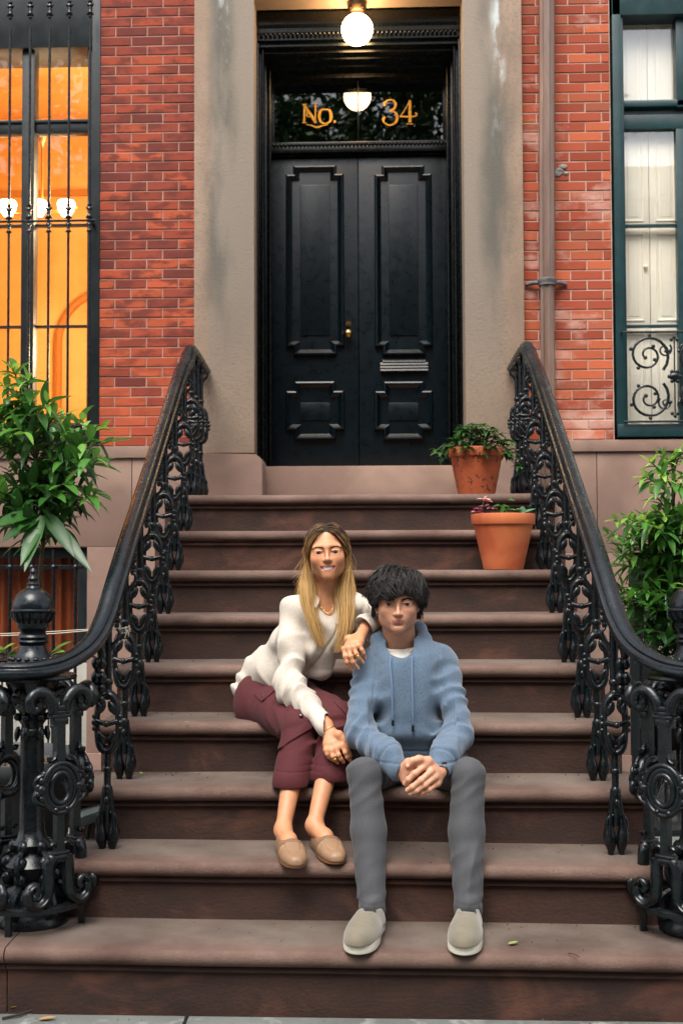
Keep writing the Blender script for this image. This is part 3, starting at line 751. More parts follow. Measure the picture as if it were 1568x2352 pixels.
# ================================================================ basement windows
def basement(name, label, x0, x1, z0, z1, zsplit, lower, mframe):
    t = thing(name, label, 'window', ((x0+x1)/2, YB, z0))
    bm = BM(); window_frame(bm, x0, x1, z0, z1, .06, YB+.05, YB+.12); box(bm, x0+.06, x1-.06, YB+.06, YB+.11, zsplit-.02, zsplit+.02, .003)
    obj('frame', bm, mframe, t, smooth=35)
    bm = BM(); box(bm, x0+.05, x1-.05, YB+.085, YB+.09, z0+.04, z1-.04); obj('glass', bm, glass_mat('basement_glass', refl=1.7), t)
    return t
bw = basement('basement_window', 'low barred basement window with orange curtain behind the ball newel post', -2.7, -1.545, .10, 1.458, .82, None, M['black'])
bm = BM()
rings = []
for z in (.85, 1.40):
    rings.append([Vector((x, YB+.22+.025*math.sin(x*55)+.01*math.sin(x*131), z)) for x in [-2.68+1.2*i/160 for i in range(161)]])
loft(bm, rings, close_u=False, cap=False); obj('curtain', bm, mat('orange_curtain', '9a4a1c', .8, '7c3510', 6), bw, smooth=180)
bm = BM()
for i in range(5): box(bm, -2.66+i*.225, -2.66+i*.225+.215, YB+.03, YB+.05, .13, .80, .004)
obj('lower_panel', bm, M['white'], bw, smooth=35)
l = bpy.data.lights.new('basement_light', 'POINT'); l.energy = 6; l.color = (1, .5, .2); o = bpy.data.objects.new('basement_light', l); C.objects.link(o); o.location = (-2.0, 4.6, 1.2)
bm = BM(); box(bm, -2.8, -1.4, 5.0, 5.05, 0, 1.7); box(bm, 1.4, 2.9, 4.6, 4.65, -.3, 1.7); box(bm, -2.8, 2.9, YB+.4, 5.0, 1.66, 1.70); box(bm, -1.45, -1.4, YB+.31, 5.0, 0, 1.7); box(bm, 1.40, 1.45, YB+.31, 4.6, -.3, 1.7)
obj('basement_wall', bm, mat('dim_plaster', '2c2420', .9), house)
def bars(name, label, xs, z0, z1, y, r, group):
    t = thing(name, label, 'window guard', (xs[0], y, z0), group)
    for z in (z0+.08, z1-.10):
        bm = BM(); box(bm, min(xs)-.05, max(xs)+.05, y-.005, y+.005, z-.012, z+.012, .002); obj('cross_rail', bm, M['iron'], t)
    for x in xs:
        bm = BM(); tube(bm, [(x, y, z0), (x, y, z1)], r, 8); ball(bm, (x, y, z1-.1), r*1.9, u=8, v=6); ball(bm, (x, y, z0+.35), r*1.8, u=8, v=6); obj('bar', bm, M['iron'], t, smooth=60)
bars('basement_guard', 'thin black bars over the low basement window left of the stoop', [-1.60-.125*i for i in range(9)], .1, 1.445, YB-.03, .010, 'basement window guards')
bw2 = basement('basement_window', 'dark basement window low on the right behind the leafy bush', 1.505, 2.7, -.2, 1.416, .78, None, M['black'])
bm = BM(); box(bm, 1.60, 2.6, YB+.2, YB+.23, .80, 1.25, .01); obj('pale_blind', bm, mat('pale_blind', '9a9580', .7), bw2)
bars('basement_guard', 'black bars over the basement window right of the stoop', [1.56+.125*i for i in range(9)], -.2, 1.40, YB-.03, .010, 'basement window guards')
# ================================================================ cast iron railings
def leaf_lobe(bm, base, tip, wid, th, n=7, bulge=.0, up=(0, 1, 0)):
    # a ribbed leaf: flattened tube fat in the middle
    base, tip = Vector(base), Vector(tip); pts = []; r = []
    side = (tip-base).cross(Vector(up)).normalized()
    for i in range(n+1):
        t = i/n; pts.append(base.lerp(tip, t)+side*bulge*math.sin(pi*t)); r.append(max(.0015, wid*math.sin(pi*min(1, .12+t*.86))**.8))
    tube(bm, pts, r, 8, th/wid, up=up)
def make_baluster(hole=True, rnd=0):
    bm = BM()
    # foot: two hanging leaf lobes and a buckle
    for s in (-1, 1):
        pts = catmull([(s*.008, 0, .215), (s*.015, 0, .15), (s*.022, 0, .100), (s*.0235, 0, .060), (s*.018, 0, .022), (s*.019, 0, -.004)], 4)
        r = [.010+.012*math.exp(-((i/len(pts)-.62)/.19)**2) for i in range(len(pts))]; r[-1] = .0085; r[-2] = .0105; r[-3] = .011
        ball(bm, (s*.019, 0, .006), .010, (1, 1, .9), 8, 6); tube(bm, catmull([(s*.012, -.012, .13), (s*.030, -.010, .118), (s*.034, -.008, .09), (s*.024, -.012, .078)], 3), .0065, 6)
        tube(bm, pts, r, 8, 1.0)
        tube(bm, [p+Vector((s*.004, -.017, 0)) for p in pts[5:-5]], [.004+.002*math.sin(pi*i/max(1, len(pts[5:-5])-1)) for i in range(len(pts[5:-5]))], 6)
    ball(bm, (0, 0, .205), .017, (1, 1, 1.5), 10, 8); ball(bm, (0, -.012, .17), .009, (1, 1, 1.6), 8, 6)
    # bar
    tube(bm, [(0, 0, .09), (0, 0, .36)], .0125, 8); lathe(bm, [(.010, -.012), (.016, -.006), (.016, .006), (.010, .012)], (0, 0, .275), 10)
    # open oval of wrapped leaves with berries
    zc, a, b_ = .435, .037, .098
    for s in (-1, 1):
        for dy in (-.009, .009):
            pts = [(s*a*math.sin(pi*t/14)**.8, dy, zc-b_*math.cos(pi*t/14)) for t in range(15)]
            tube(bm, pts, [.0105+.003*math.sin(pi*i/14*3) for i in range(15)], 7)
        for i in range(3): ball(bm, (s*(a+.008), -.004, zc+(i-1)*.021), .0115-.002*abs(i-1), u=8, v=6)
        for t0, t1 in ((-.075, -.028), (.075, .028)):
            leaf_lobe(bm, (s*.010, -.012, zc+t0), (s*.030, -.018, zc+t1), .015, .008)
    tube(bm, [(-a, -.012, zc+.006), (0, -.020, zc-.004), (a, -.012, zc+.006)], .0095, 8)
    ball(bm, (0, -.022, zc-.002), .012, u=8, v=6)
    # upper bar, collar and spreading top leaves
    tube(bm, [(0, 0, .53), (0, 0, .785)], .0150, 8); lathe(bm, [(.012, -.014), (.019, -.006), (.019, .006), (.012, .014)], (0, 0, .575), 10)
    ball(bm, (0, 0, .535), .018, (1, 1, 1.3), 10, 8)
    for s in (-1, 1):
        pts = catmull([(0, 0, .66), (s*.016, 0, .70), (s*.034, 0, .72), (s*.040, 0, .745), (s*.03, 0, .758)], 4)
        tube(bm, pts, [.008-.003*i/len(pts) for i in range(len(pts))], 7)
    bmesh.ops.translate(bm, verts=bm.verts, vec=(0, 0, 0)); return bm
def make_drop():
    bm = BM()
    pts = catmull([(0, 0, 0), (.006, 0, -.03), (-.004, 0, -.06), (.004, 0, -.09), (0, 0, -.125)], 4)
    tube(bm, pts, [.012-.005*i/len(pts) for i in range(len(pts))], 7)
    for z, r in ((-.045, .015), (-.078, .017), (-.102, .013), (-.128, .011)):
        for s in (-1, 1): ball(bm, (s*.008, -.004, z), r*.8, (1, 1, 1.15), 8, 6)
    ball(bm, (0, 0, -.145), .010, (1, 1, 1.6), 8, 6)
    return bm
RAILX = .866
def rail_z(Y): return .92+.6032*Y
RP = [(0.0375, 0), (.040, .008), (.036, .018), (.026, .021), (.022, .026), (.024, .034), (.018, .041), (.008, .045), (0, .046), (-.008, .045), (-.018, .041), (-.024, .034), (-.022, .026), (-.026, .021), (-.036, .018), (-.040, .008), (-.0375, 0), (-.02, -.008), (.02, -.008)]
def baluster_zero(): pass
def bracket_panel(bm, cx, cy, ang):
    """one cage upright with its oval ring, in the plane tangent to the cage"""
    ca, sa = math.cos(ang), math.sin(ang)
    def T(u, v, z): return Vector((cx+.165*sa+u*ca - v*sa*-1, cy-.165*ca+u*sa-v*ca, z))
    # T: u along the tangent, v outwards
    def tb(pts, r, n=8): tube(bm, [T(*p) for p in pts], r, n)
    tb([(0, 0, .42), (0, 0, .58)], .019, 4); tb([(0, 0, .72), (0, 0, .89)], .021, 4)
    zc, a, b_ = .652, .052, .064
    for rr, dv, off in ((.0175, 0, 0), (.0095, .013, -.016), (.0085, .014, .014)):
        pts = [((a+off)*math.sin(2*pi*t/28), dv, zc+(b_+off)*math.cos(2*pi*t/28)) for t in range(29)]
        tb(pts, rr, 8)
    for s in (-1, 1):
        for du, dz, r in ((.070, 0, .019), (.080, .010, .012), (.080, -.012, .012), (.068, .028, .014), (.068, -.028, .014), (.058, .048, .011), (.058, -.048, .011), (.052, .014, .010)): ball(bm, T(s*du, .008, zc+dz), r, u=10, v=8)
        tb(catmull([(s*.05, .012, zc-.05), (s*.085, .008, zc-.035), (s*.088, .004, zc-.012), (s*.068, .010, zc)], 4), .009, 6)
        tb(catmull([(s*.05, .012, zc+.05), (s*.080, .008, zc+.040), (s*.088, .004, zc+.018), (s*.070, .010, zc+.006)], 4), .007, 6)
        ball(bm, T(s*.02, .016, zc-b_-.004), .010, u=8, v=6)
        # bell flare on the upright, shoulder scroll to the rail
        tb(catmull([(s*.012, .004, .765), (s*.020, .006, .745), (s*.036, .006, .738), (s*.040, .006, .750)], 4), .0085, 6)
        tb(catmull([(s*.012, .004, .47), (s*.024, .006, .478), (s*.036, .006, .472), (s*.040, .006, .482)], 4), .0075, 6)
        tb(catmull([(s*.020, 0, .895), (s*.026, 0, .925), (s*.055, 0, .955), (s*.092, 0, .952), (s*.108, 0, .925), (s*.095, 0, .900), (s*.076, 0, .908), (s*.080, 0, .925)], 5), [.019]*14+[.017]*10+[.014]*12, 8)
        # foot scrolls
        pts = catmull([(s*.020, 0, .435), (s*.034, 0, .415), (s*.036, 0, .36), (s*.044, 0, .312), (s*.075, 0, .290), (s*.104, 0, .306), (s*.108, 0, .342), (s*.088, 0, .356), (s*.074, 0, .340), (s*.082, 0, .326)], 5)
        tb(pts, [.020]*16+[.018]*14+[.013]*(len(pts)-30), 8)
        tb([(q[0]*1.0, .014, q[2]) for q in pts[4:-10]], .006, 6)
def cage_boxes(bm, cx, cy, ang):
    for (w_, z0, z1) in ((.036, .872, .884), (.030, .884, .896), (.024, .896, .912), (.027, .85, .872), (.044, .425, .440), (.034, .440, .452)):
        b2 = BM(); box(b2, -w_, w_, -.015, .015, z0, z1, .004)
        b2.transform(Matrix.Translation((cx+.165*math.sin(ang), cy-.165*math.cos(ang), 0)) @ Matrix.Rotation(ang, 4, 'Z'))
        me = bpy.data.meshes.new('tmp'); b2.to_mesh(me); b2.free(); bm.from_mesh(me); bpy.data.meshes.remove(me)
_b1 = _d1 = None
def railing(s, label):
    global _b1, _d1
    t = thing('iron_railing', label, 'railing', (s*RAILX, 1.2, .19), 'railings on both sides of the stoop')
    X = s*RAILX
    # hand rail: landing, rake, easing down into the volute round the newel
    nx, ny = s*1.07, .25
    pts = [(X*1.0, YP-.02, 2.435), (X, 2.80, 2.455), (X, 2.60, 2.452), (X, 2.46, rail_z(2.46)-.03), (X, 2.25, rail_z(2.25)), (X, 1.7, rail_z(1.7)), (X, 1.2, rail_z(1.2)), (X, .85, rail_z(.85)+.004),
           (X*1.003, .62, rail_z(.62)-.012), (X*1.015, .47, 1.155), (s*.905, .34, 1.070), (s*.960, .215, 1.022), (s*1.03, .125, 1.006), (s*1.12, .105, 1.004), (s*1.20, .16, 1.004), (s*1.235, .25, 1.004), (s*1.20, .345, 1.004), (s*1.11, .385, 1.004)]
    bm = BM(); sweep(bm, catmull(pts, 6), RP, up=(0, 0, 1)); bmesh.ops.recalc_face_normals(bm, faces=bm.faces)
    obj('handrail', bm, M['rail'], t, smooth=50)
    bm = BM(); lathe(bm, [(0, .985), (.14, .985), (.145, .992), (.14, 1.0), (.075, 1.004), (.07, 1.012), (0, 1.012)], (nx, ny, 0), 32)
    obj('newel_plate', bm, M['iron'], t, smooth=35)
    for k in list(range(2, 9)) + [9.05, 9.55, 10.0]:
        z = min(k, 9)*RI; z = int(min(k, 9))*RI if k < 9 else 9*RI; Y = (k-.5)*TR if k < 9 else 2.66+(k-9.05)*.38
        if _b1 is None: _b1 = obj('baluster', make_baluster(), M['iron'], t, smooth=70); o = _b1; o.matrix_parent_inverse = Matrix.Identity(4)
        else: o = _b1.copy(); C.objects.link(o)
        o.parent = t; o.matrix_parent_inverse = t.matrix_world.inverted(); o.location = (X, Y, z); o.scale = (1, 1, 1 if k < 9 else .945)
        o.rotation_euler = (0, 0, random.uniform(-.15, .15))
        if k < 9:
            Yd = Y+TR/2
            if _d1 is None: _d1 = obj('hanging_drop', make_drop(), M['iron'], t, smooth=70); o = _d1
            else: o = _d1.copy(); C.objects.link(o)
            o.parent = t; o.matrix_parent_inverse = t.matrix_world.inverted(); o.location = (X, Yd, rail_z(Yd)-.012)
    o = _d1.copy(); C.objects.link(o); o.parent = t; o.matrix_parent_inverse = t.matrix_world.inverted(); o.location = (s*.885, .42, 1.09); o.scale = (1.3, 1.3, 1.5)
    # newel cage
    for a in (pi/4, -pi/4, 3*pi/4, -3*pi/4, pi*.5 if s < 0 else -pi*.5):
        if abs(a) == pi*.5: continue
        bm = BM(); bm2 = BM(); cx, cy = nx, ny
        bracket_panel(bm2, cx, cy, a)
        me = bpy.data.meshes.new('tmp'); 
        bm2.to_mesh(me); bm2.free(); bm.from_mesh(me); bpy.data.meshes.remove(me)
        cage_boxes(bm, cx, cy, a); bmesh.ops.recalc_face_normals(bm, faces=bm.faces)
        obj('scroll_bracket', bm, M['iron'], t, smooth=60)
    bm = BM(); ring = [(nx+.168*math.cos(a), ny+.168*math.sin(a), .272) for a in [2*pi*i/40 for i in range(41)]]
    sweep(bm, ring, [(.016, -.010), (.016, .006), (.010, .010), (-.010, .010), (-.016, .006), (-.016, -.010)], cap=True)
    bmesh.ops.recalc_face_normals(bm, faces=bm.faces); obj('base_ring', bm, M['iron'], t, smooth=40)
    for a in ((-.0, -1.75, -2.6, 1.6) if s < 0 else (pi, -1.40, -.55, 1.6)):
        bm = BM(); x, y = nx+.166*math.cos(a), ny+.166*math.sin(a)
        box(bm, x-.010, x+.010, y-.010, y+.010, .185, .27, .003); obj('ring_foot', bm, M['iron'], t)
    # newel post
    bm = BM()
    prof = [(0, .19), (.115, .19), (.118, .21), (.105, .23), (.098, .26), (.102, .28), (.085, .31), (.06, .33), (.078, .36), (.088, .385), (.07, .41), (.052, .425), (.058, .44), (.066, .452), (.048, .47), (.040, .50), (.038, .80), (.044, .805), (.044, .815), (.037, .82), (.035, .835), (.046, .85), (.036, .862), (.045, .88), (.058, .895), (.050, .91), (.056, .93), (.085, .965), (.09, .988), (0, .988)]
    lathe(bm, prof, (nx, ny, 0), 20)
    for i in range(6):
        a = i*pi/3+.3; d = Vector((math.cos(a), math.sin(a), 0)); c = Vector((nx, ny, 0))
        tube(bm, catmull([c+d*.045+Vector((0, 0, .89)), c+d*.062+Vector((0, 0, .93)), c+d*.10+Vector((0, 0, .952)), c+d*.115+Vector((0, 0, .935)), c+d*.098+Vector((0, 0, .922))], 4), .011, 7)
        ball(bm, c+d*.048+Vector((0, 0, .862)), .013, u=8, v=6)
        leaf_lobe(bm, c+d*.045+Vector((0, 0, .83)), c+d*.052+Vector((0, 0, .78)), .012, .01, up=d)
        for z, r in ((.445, .02), (.395, .024), (.345, .022)): ball(bm, c+d*(.055+.02*(z < .42))+Vector((0, 0, z)), r, (1, 1, 1.1), 8, 6)
        tube(bm, catmull([c+d*.05+Vector((0, 0, .44)), c+d*.085+Vector((0, 0, .42)), c+d*.10+Vector((0, 0, .38)), c+d*.085+Vector((0, 0, .35))], 4), .009, 6)
        tube(bm, catmull([c+d*.085+Vector((0, 0, .32)), c+d*.12+Vector((0, 0, .30)), c+d*.135+Vector((0, 0, .255)), c+d*.115+Vector((0, 0, .235)), c+d*.105+Vector((0, 0, .255))], 4), .012, 7)
    bmesh.ops.recalc_face_normals(bm, faces=bm.faces)
    nw = obj('newel_post', bm, M['iron'], t, smooth=50)
    bm = BM()
    zf = 1.010
    prof = [(0, 0), (.088, 0), (.090, .010), (.080, .018), (.086, .028), (.078, .036), (.060, .048), (.046, .070), (.042, .085), (.046, .092), (.050, .098), (.045, .104), (.050, .112), (.048, .118), (.040, .124), (.044, .135), (.052, .142)]
    R = .0685; zc = .208
    for i in range(1, 15):
        a = -pi/2+pi*i/15
        if a > -.85: prof.append((R*math.cos(a), zc+R*math.sin(a)))
    prof += [(.024, zc+R*.94), (.020, zc+R+.004), (.022, zc+R+.010), (.014, zc+R+.018), (.018, zc+R+.028), (.013, zc+R+.036), (.010, zc+R+.045), (.012, zc+R+.052), (.006, zc+R+.062), (0, zc+R+.064)]
    lathe(bm, prof, (nx, ny, zf), 32)
    lathe(bm, [(R*.99, -.010), (R+.004, -.006), (R+.004, -.001), (R*.99, .003)], (nx, ny, zf+zc-.006), 32)
    for i in range(16):
        a = 2*pi*i/16; d = Vector((math.cos(a), math.sin(a), 0)); c = Vector((nx, ny, zf+zc))
        tube(bm, [c+d*(R*math.cos(b))+Vector((0, 0, R*math.sin(b))) for b in (-.2, -.4, -.6, -.8)], [.008, .009, .007, .004], 6)
        ball(bm, Vector((nx, ny, zf+.042))+d*.072, .010, (1, 1, .8), 8, 6)
        a = 2*pi*(i+.5)/8
    bmesh.ops.recalc_face_normals(bm, faces=bm.faces)
    obj('ball_finial', bm, M['rail'], nw, smooth=40)
    return t
railing(-1, 'left black cast iron railing with leafy balusters and a ball finial on its newel')
railing(1, 'right black cast iron railing of the stoop, curving off the right edge beside the bush')
# string tied across the left railing
bm = BM(); a = P(-60, 1462, .55); b_ = P(289, 1443, .62)
tube(bm, catmull([a, P(100, 1457, .56), P(215, 1448, .6), b_], 5), .0022, 5); tube(bm, catmull([a+Vector((0, 0, .006)), P(100, 1452, .56), P(215, 1445, .6), b_], 5), .0018, 5)
for d in ((.01, 0, -.03), (-.004, 0, -.035), (.015, -.01, .01)): tube(bm, catmull([b_, b_+Vector(d)*.5+Vector((.005, -.005, 0)), b_+Vector(d)], 4), .0022, 5)
ball(bm, b_, .006, u=8, v=6)
tag(obj('string', bm, mat('pale_twine', 'b9ad9c', .9), smooth=60), 'pale string stretched from the left railing past the ball finial', 'string')
# ================================================================ smooth bodies: signed distance shapes meshed with surface nets
class Sdf:
    def __init__(s): s.p = []; s.disp = None
    def add(s, f, c, R, op='u', k=.02): s.p.append((f, np.array(c, np.float32), float(R), op, k)); return s
    def cone(s, a, b, ra, rb, k=.02, op='u', flat=None):
        a = np.array(a, np.float32); b = np.array(b, np.float32); ab = b-a; L2 = float(ab@ab)+1e-12
        if flat is not None: n = np.array(flat[0], np.float32); n = n/np.linalg.norm(n); sc = flat[1]
        def f(P):
            q = P-a
            if flat is not None: q = q+np.outer((q@n)*(1/sc-1), n)
            aa = ab if flat is None else ab+n*float(ab@n)*(1/sc-1)
            l2 = float(aa@aa)+1e-12
            t = np.clip(q@aa/l2, 0, 1)
            d = np.sqrt(((q-t[:, None]*aa)**2).sum(1))-(ra+(rb-ra)*t)
            return d*(sc**.5 if flat is not None else 1)
        return s.add(f, (a+b)/2, math.sqrt(L2)/2+max(ra, rb), op, k)
    def ell(s, c, r, k=.02, op='u', rot=None):
        c = np.array(c, np.float32); r = np.array(r, np.float32); Rm = np.eye(3, dtype=np.float32) if rot is None else np.array(rot, np.float32)
        def f(P):
            q = (P-c)@Rm; k0 = np.sqrt(((q/r)**2).sum(1)); k1 = np.sqrt(((q/(r*r))**2).sum(1))+1e-9
            return k0*(k0-1)/k1
        return s.add(f, c, float(r.max()), op, k)
    def chain(s, pts, rs_, k=.01, op='u', flat=None):
        for i in range(len(pts)-1): s.cone(pts[i], pts[i+1], rs_[i], rs_[i+1], k if i == 0 else min(k, .01), op, flat)
        return s
    def plane(s, n, d, k=.01, bound=None):         # cut away the side where n.p > d
        n = np.array(n, np.float32); n = n/np.linalg.norm(n)
        c, R = bound
        c = np.array(c, np.float32)
        def f(P):
            a = -(P@n-d); b_ = np.sqrt(((P-c)**2).sum(1))-R
            return np.maximum(a, b_)
        return s.add(f, c, R, 's', k)
    def ev(s, P, prims=None, margin=.09):
        d = np.full(len(P), 1.0, np.float32)
        for f, c, R, op, k in (prims if prims is not None else s.p):
            if prims is None: idx = slice(None); Q = P
            else:
                r2 = ((P-c)**2).sum(1); idx = np.nonzero(r2 < (R+margin)**2)[0]
                if len(idx) == 0: continue
                Q = P[idx]
            v = f(Q); cur = d[idx]
            if op == 'u':
                h = np.maximum(k-np.abs(v-cur), 0)/k; d[idx] = np.minimum(v, cur)-h*h*k/4
            elif op == 's':
                v = -v; h = np.maximum(k-np.abs(v-cur), 0)/k; d[idx] = np.maximum(v, cur)+h*h*k/4
        if s.disp is not None: d = d+s.disp(P, d)
        return d
    def mesh(s, h=.003, pad=.02, lo=None, hi=None):
        if lo is None:
            lo = np.min([c-R for f, c, R, op, k in s.p if op == 'u'], 0)-pad; hi = np.max([c+R for f, c, R, op, k in s.p if op == 'u'], 0)+pad
        B = 8; n = np.ceil((hi-lo)/(h*B)).astype(int)
        g = np.stack(np.meshgrid(*[np.arange(q) for q in n], indexing='ij'), -1).reshape(-1, 3)
        cen = lo+(g+.5)*h*B
        dc = s.ev(cen.astype(np.float32))
        N = n*B
        D_ = np.repeat(np.repeat(np.repeat(dc.reshape(n), B, 0), B, 1), B, 2)
        keep = g[np.abs(dc) < h*B*1.15+.006]
        loc = np.stack(np.meshgrid(*[np.arange(B)]*3, indexing='ij'), -1).reshape(-1, 3)
        for i in range(0, len(keep), 64):
            kb = keep[i:i+64]; ii = (kb[:, None, :]*B+loc[None]).reshape(-1, 3); Pp = (lo+(ii+.5)*h).astype(np.float32)
            mn, mx = Pp.min(0), Pp.max(0); cc = (mn+mx)/2
            pr = [q for q in s.p if np.linalg.norm(np.maximum(np.abs(cc-q[1])-(mx-mn)/2, 0)) < q[2]+.09]
            D_[ii[:, 0], ii[:, 1], ii[:, 2]] = s.ev(Pp, pr)
        S_ = D_ < 0
        c8 = sum(S_[a:N[0]-1+a, b:N[1]-1+b, c:N[2]-1+c].astype(np.int8) for a in (0, 1) for b in (0, 1) for c in (0, 1))
        act = np.argwhere((c8 > 0) & (c8 < 8)); vid = np.full(N, -1, np.int32); vid[act[:, 0], act[:, 1], act[:, 2]] = np.arange(len(act))
        acc = np.zeros((len(act), 3), np.float64); cnt = np.zeros(len(act))
        for ax in range(3):
            o1, o2 = [q for q in range(3) if q != ax]
            for u in (0, 1):
                for v in (0, 1):
                    A = act.copy(); A[:, o1] += u; A[:, o2] += v; B_ = A.copy(); B_[:, ax] += 1
                    da = D_[A[:, 0], A[:, 1], A[:, 2]]; db = D_[B_[:, 0], B_[:, 1], B_[:, 2]]
                    m = (da < 0) != (db < 0); t = da[m]/(da[m]-db[m]); p = A[m].astype(float); p[:, ax] += np.clip(t, 0, 1)
                    acc[m] += p; cnt[m] += 1
        V = lo+(acc/cnt[:, None]+.5)*h
        F = []
        for ax in range(3):
            o1, o2 = (ax+1) % 3, (ax+2) % 3
            sl0 = [slice(None)]*3; sl1 = [slice(None)]*3; sl0[ax] = slice(0, -1); sl1[ax] = slice(1, None)
            a_, b_ = S_[tuple(sl0)], S_[tuple(sl1)]
            E = np.argwhere(a_ != b_); E = E[(E[:, o1] > 0) & (E[:, o2] > 0)]
            flip = a_[E[:, 0], E[:, 1], E[:, 2]]
            q = []
            for u, v in ((1, 1), (0, 1), (0, 0), (1, 0)):
                c = E.copy(); c[:, o1] -= u; c[:, o2] -= v; q.append(vid[c[:, 0], c[:, 1], c[:, 2]])
            q = np.stack(q, 1); q[~flip] = q[~flip][:, ::-1]; F.append(q[(q >= 0).all(1)])
        F = np.concatenate(F)
        return V, F
def relax(V, F, it=1, lam=.5):
    for _ in range(it):
        acc = np.zeros_like(V); cnt = np.zeros(len(V))
        for i in range(4):
            a, b = F[:, i], F[:, (i+1) % 4]
            for x, y in ((a, b), (b, a)):
                for c in range(3): acc[:, c] += np.bincount(x, V[y, c], len(V))
                cnt += np.bincount(x, minlength=len(V))
        V = V*(1-lam)+lam*acc/cnt[:, None]
    return V
def sdf_obj(name, s, h, m, parent, it=1, colf=None):
    V, F = s.mesh(h); V = relax(V, F, it)
    me = bpy.data.meshes.new(name); me.vertices.add(len(V)); me.vertices.foreach_set('co', V.astype(np.float32).reshape(-1))
    me.loops.add(len(F)*4); me.loops.foreach_set('vertex_index', F.astype(np.int32).reshape(-1))
    me.polygons.add(len(F)); me.polygons.foreach_set('loop_start', np.arange(0, len(F)*4, 4, dtype=np.int32)); me.update(calc_edges=True)
    me.polygons.foreach_set('use_smooth', np.ones(len(F), bool)); me.validate()
    if colf is not None: setcol(me, colf(V))
    return obj(name, me, m, parent)
def ss(x, a, b): t = np.clip((x-a)/(b-a), 0, 1); return t*t*(3-2*t)
def wav(P, f, seed=0):            # cheap smooth noise, about -1..1
    r = np.random.RandomState(seed); o = 0
    for i in range(4):
        d = r.normal(size=3); d /= np.linalg.norm(d); ph = r.uniform(0, 6.28)
        d2 = r.normal(size=3); d2 /= np.linalg.norm(d2)
        o = o+np.sin(f*(.7+.25*i)*(P@d.astype(np.float32))+ph+1.3*np.sin(f*.6*(P@d2.astype(np.float32))+ph*2))
    return o/3
def limb_folds(P, a, b, amp, freq, seed, t0=0, t1=1, sharp=1.5, skew=.6):
    """crease rings running round a limb from a to b, skewed and broken up"""
    a = np.array(a); b = np.array(b); ab = b-a; L = np.linalg.norm(ab); t = ((P-a)@(ab/L)).astype(np.float32)/L
    q = P-a-np.outer(t*L, ab/L); r = np.sqrt((q**2).sum(1))
    side = np.cross(ab/L, [0, 1, .01]); side /= np.linalg.norm(side); u = (q@side)/.05
    ph = freq*(t+skew*.10*u+(.6/freq)*wav(P, 13, seed)+(.25/freq)*wav(P, 31, seed+2))*2*pi
    w_ = np.abs(np.sin(ph*.5))
    m = ss(t, t0-.08, t0+.08)*(1-ss(t, t1-.08, t1+.08))*(1-ss(r, .09, .13))*(.5+.6*wav(P, 15, seed+5))
    return amp*m*(w_**sharp-.5)

def crease(P, f, seed, w=.14, stretch=None):
    Q = P if stretch is None else P*np.array(stretch, np.float32)
    n = wav(Q, f, seed); a = ss(wav(P, f*.55, seed+90), -.45, .35)
    return np.exp(-(n/w)**2)*a
# ================================================================ people
def W(x, y, Y): p = P(x, y, Y); return np.array((p.x, p.y, p.z))
def rotm(yaw=0, pitch=0, roll=0):       # pitch > 0: face tips down; roll > 0: chin swings to image right
    return np.array((Matrix.Rotation(yaw, 3, 'Z') @ Matrix.Rotation(pitch, 3, 'X') @ Matrix.Rotation(-roll, 3, 'Y')))
def skin_mat(name):
    m, t, b = NT(name); N = t.nodes.new; L = t.links.new
    a = N('ShaderNodeAttribute'); a.attribute_name = 'Col'; tc = N('ShaderNodeTexCoord'); n = N('ShaderNodeTexNoise'); n.inputs['Scale'].default_value = 55; n.inputs['Detail'].default_value = 5; L(tc.outputs['Object'], n.inputs[0])
    x = N('ShaderNodeMix'); x.data_type = 'RGBA'; x.blend_type = 'MULTIPLY'; r = N('ShaderNodeMapRange'); r.inputs[1].default_value = .45; r.inputs[2].default_value = .7; r.inputs[4].default_value = .6
    L(n.outputs[0], r.inputs[0]); L(r.outputs[0], x.inputs[0]); L(a.outputs['Color'], x.inputs[6]); x.inputs[7].default_value = (.93, .82, .78, 1); L(x.outputs[2], b.inputs['Base Color'])
    b.inputs['Roughness'].default_value = .5; b.inputs['Specular IOR Level'].default_value = .45
    b.inputs['Subsurface Weight'].default_value = .25; b.inputs['Subsurface Radius'].default_value = (.010, .004, .002); b.inputs['Subsurface Scale'].default_value = 1
    bp = N('ShaderNodeBump'); bp.inputs['Distance'].default_value = .0003; n2 = N('ShaderNodeTexNoise'); n2.inputs['Scale'].default_value = 420; L(tc.outputs['Object'], n2.inputs[0]); L(n2.outputs[0], bp.inputs['Height']); L(bp.outputs[0], b.inputs['Normal'])
    return m
M['skin'] = skin_mat('skin')
M['eye'] = mat('eye', 'e6ded6', .12, attr='Col', coat=.5)
M['teeth'] = mat('teeth', 'f4f0e6', .25)
class Head:
    def __init__(s, org, yaw, pitch, roll, sc=1.0): s.o = np.array(org); s.R = rotm(yaw, pitch, roll)*1.0; s.k = sc
    def w(s, *p): return s.o+s.R@(np.array(p, float)*s.k)
    def loc(s, V): return ((V-s.o)@s.R)/s.k
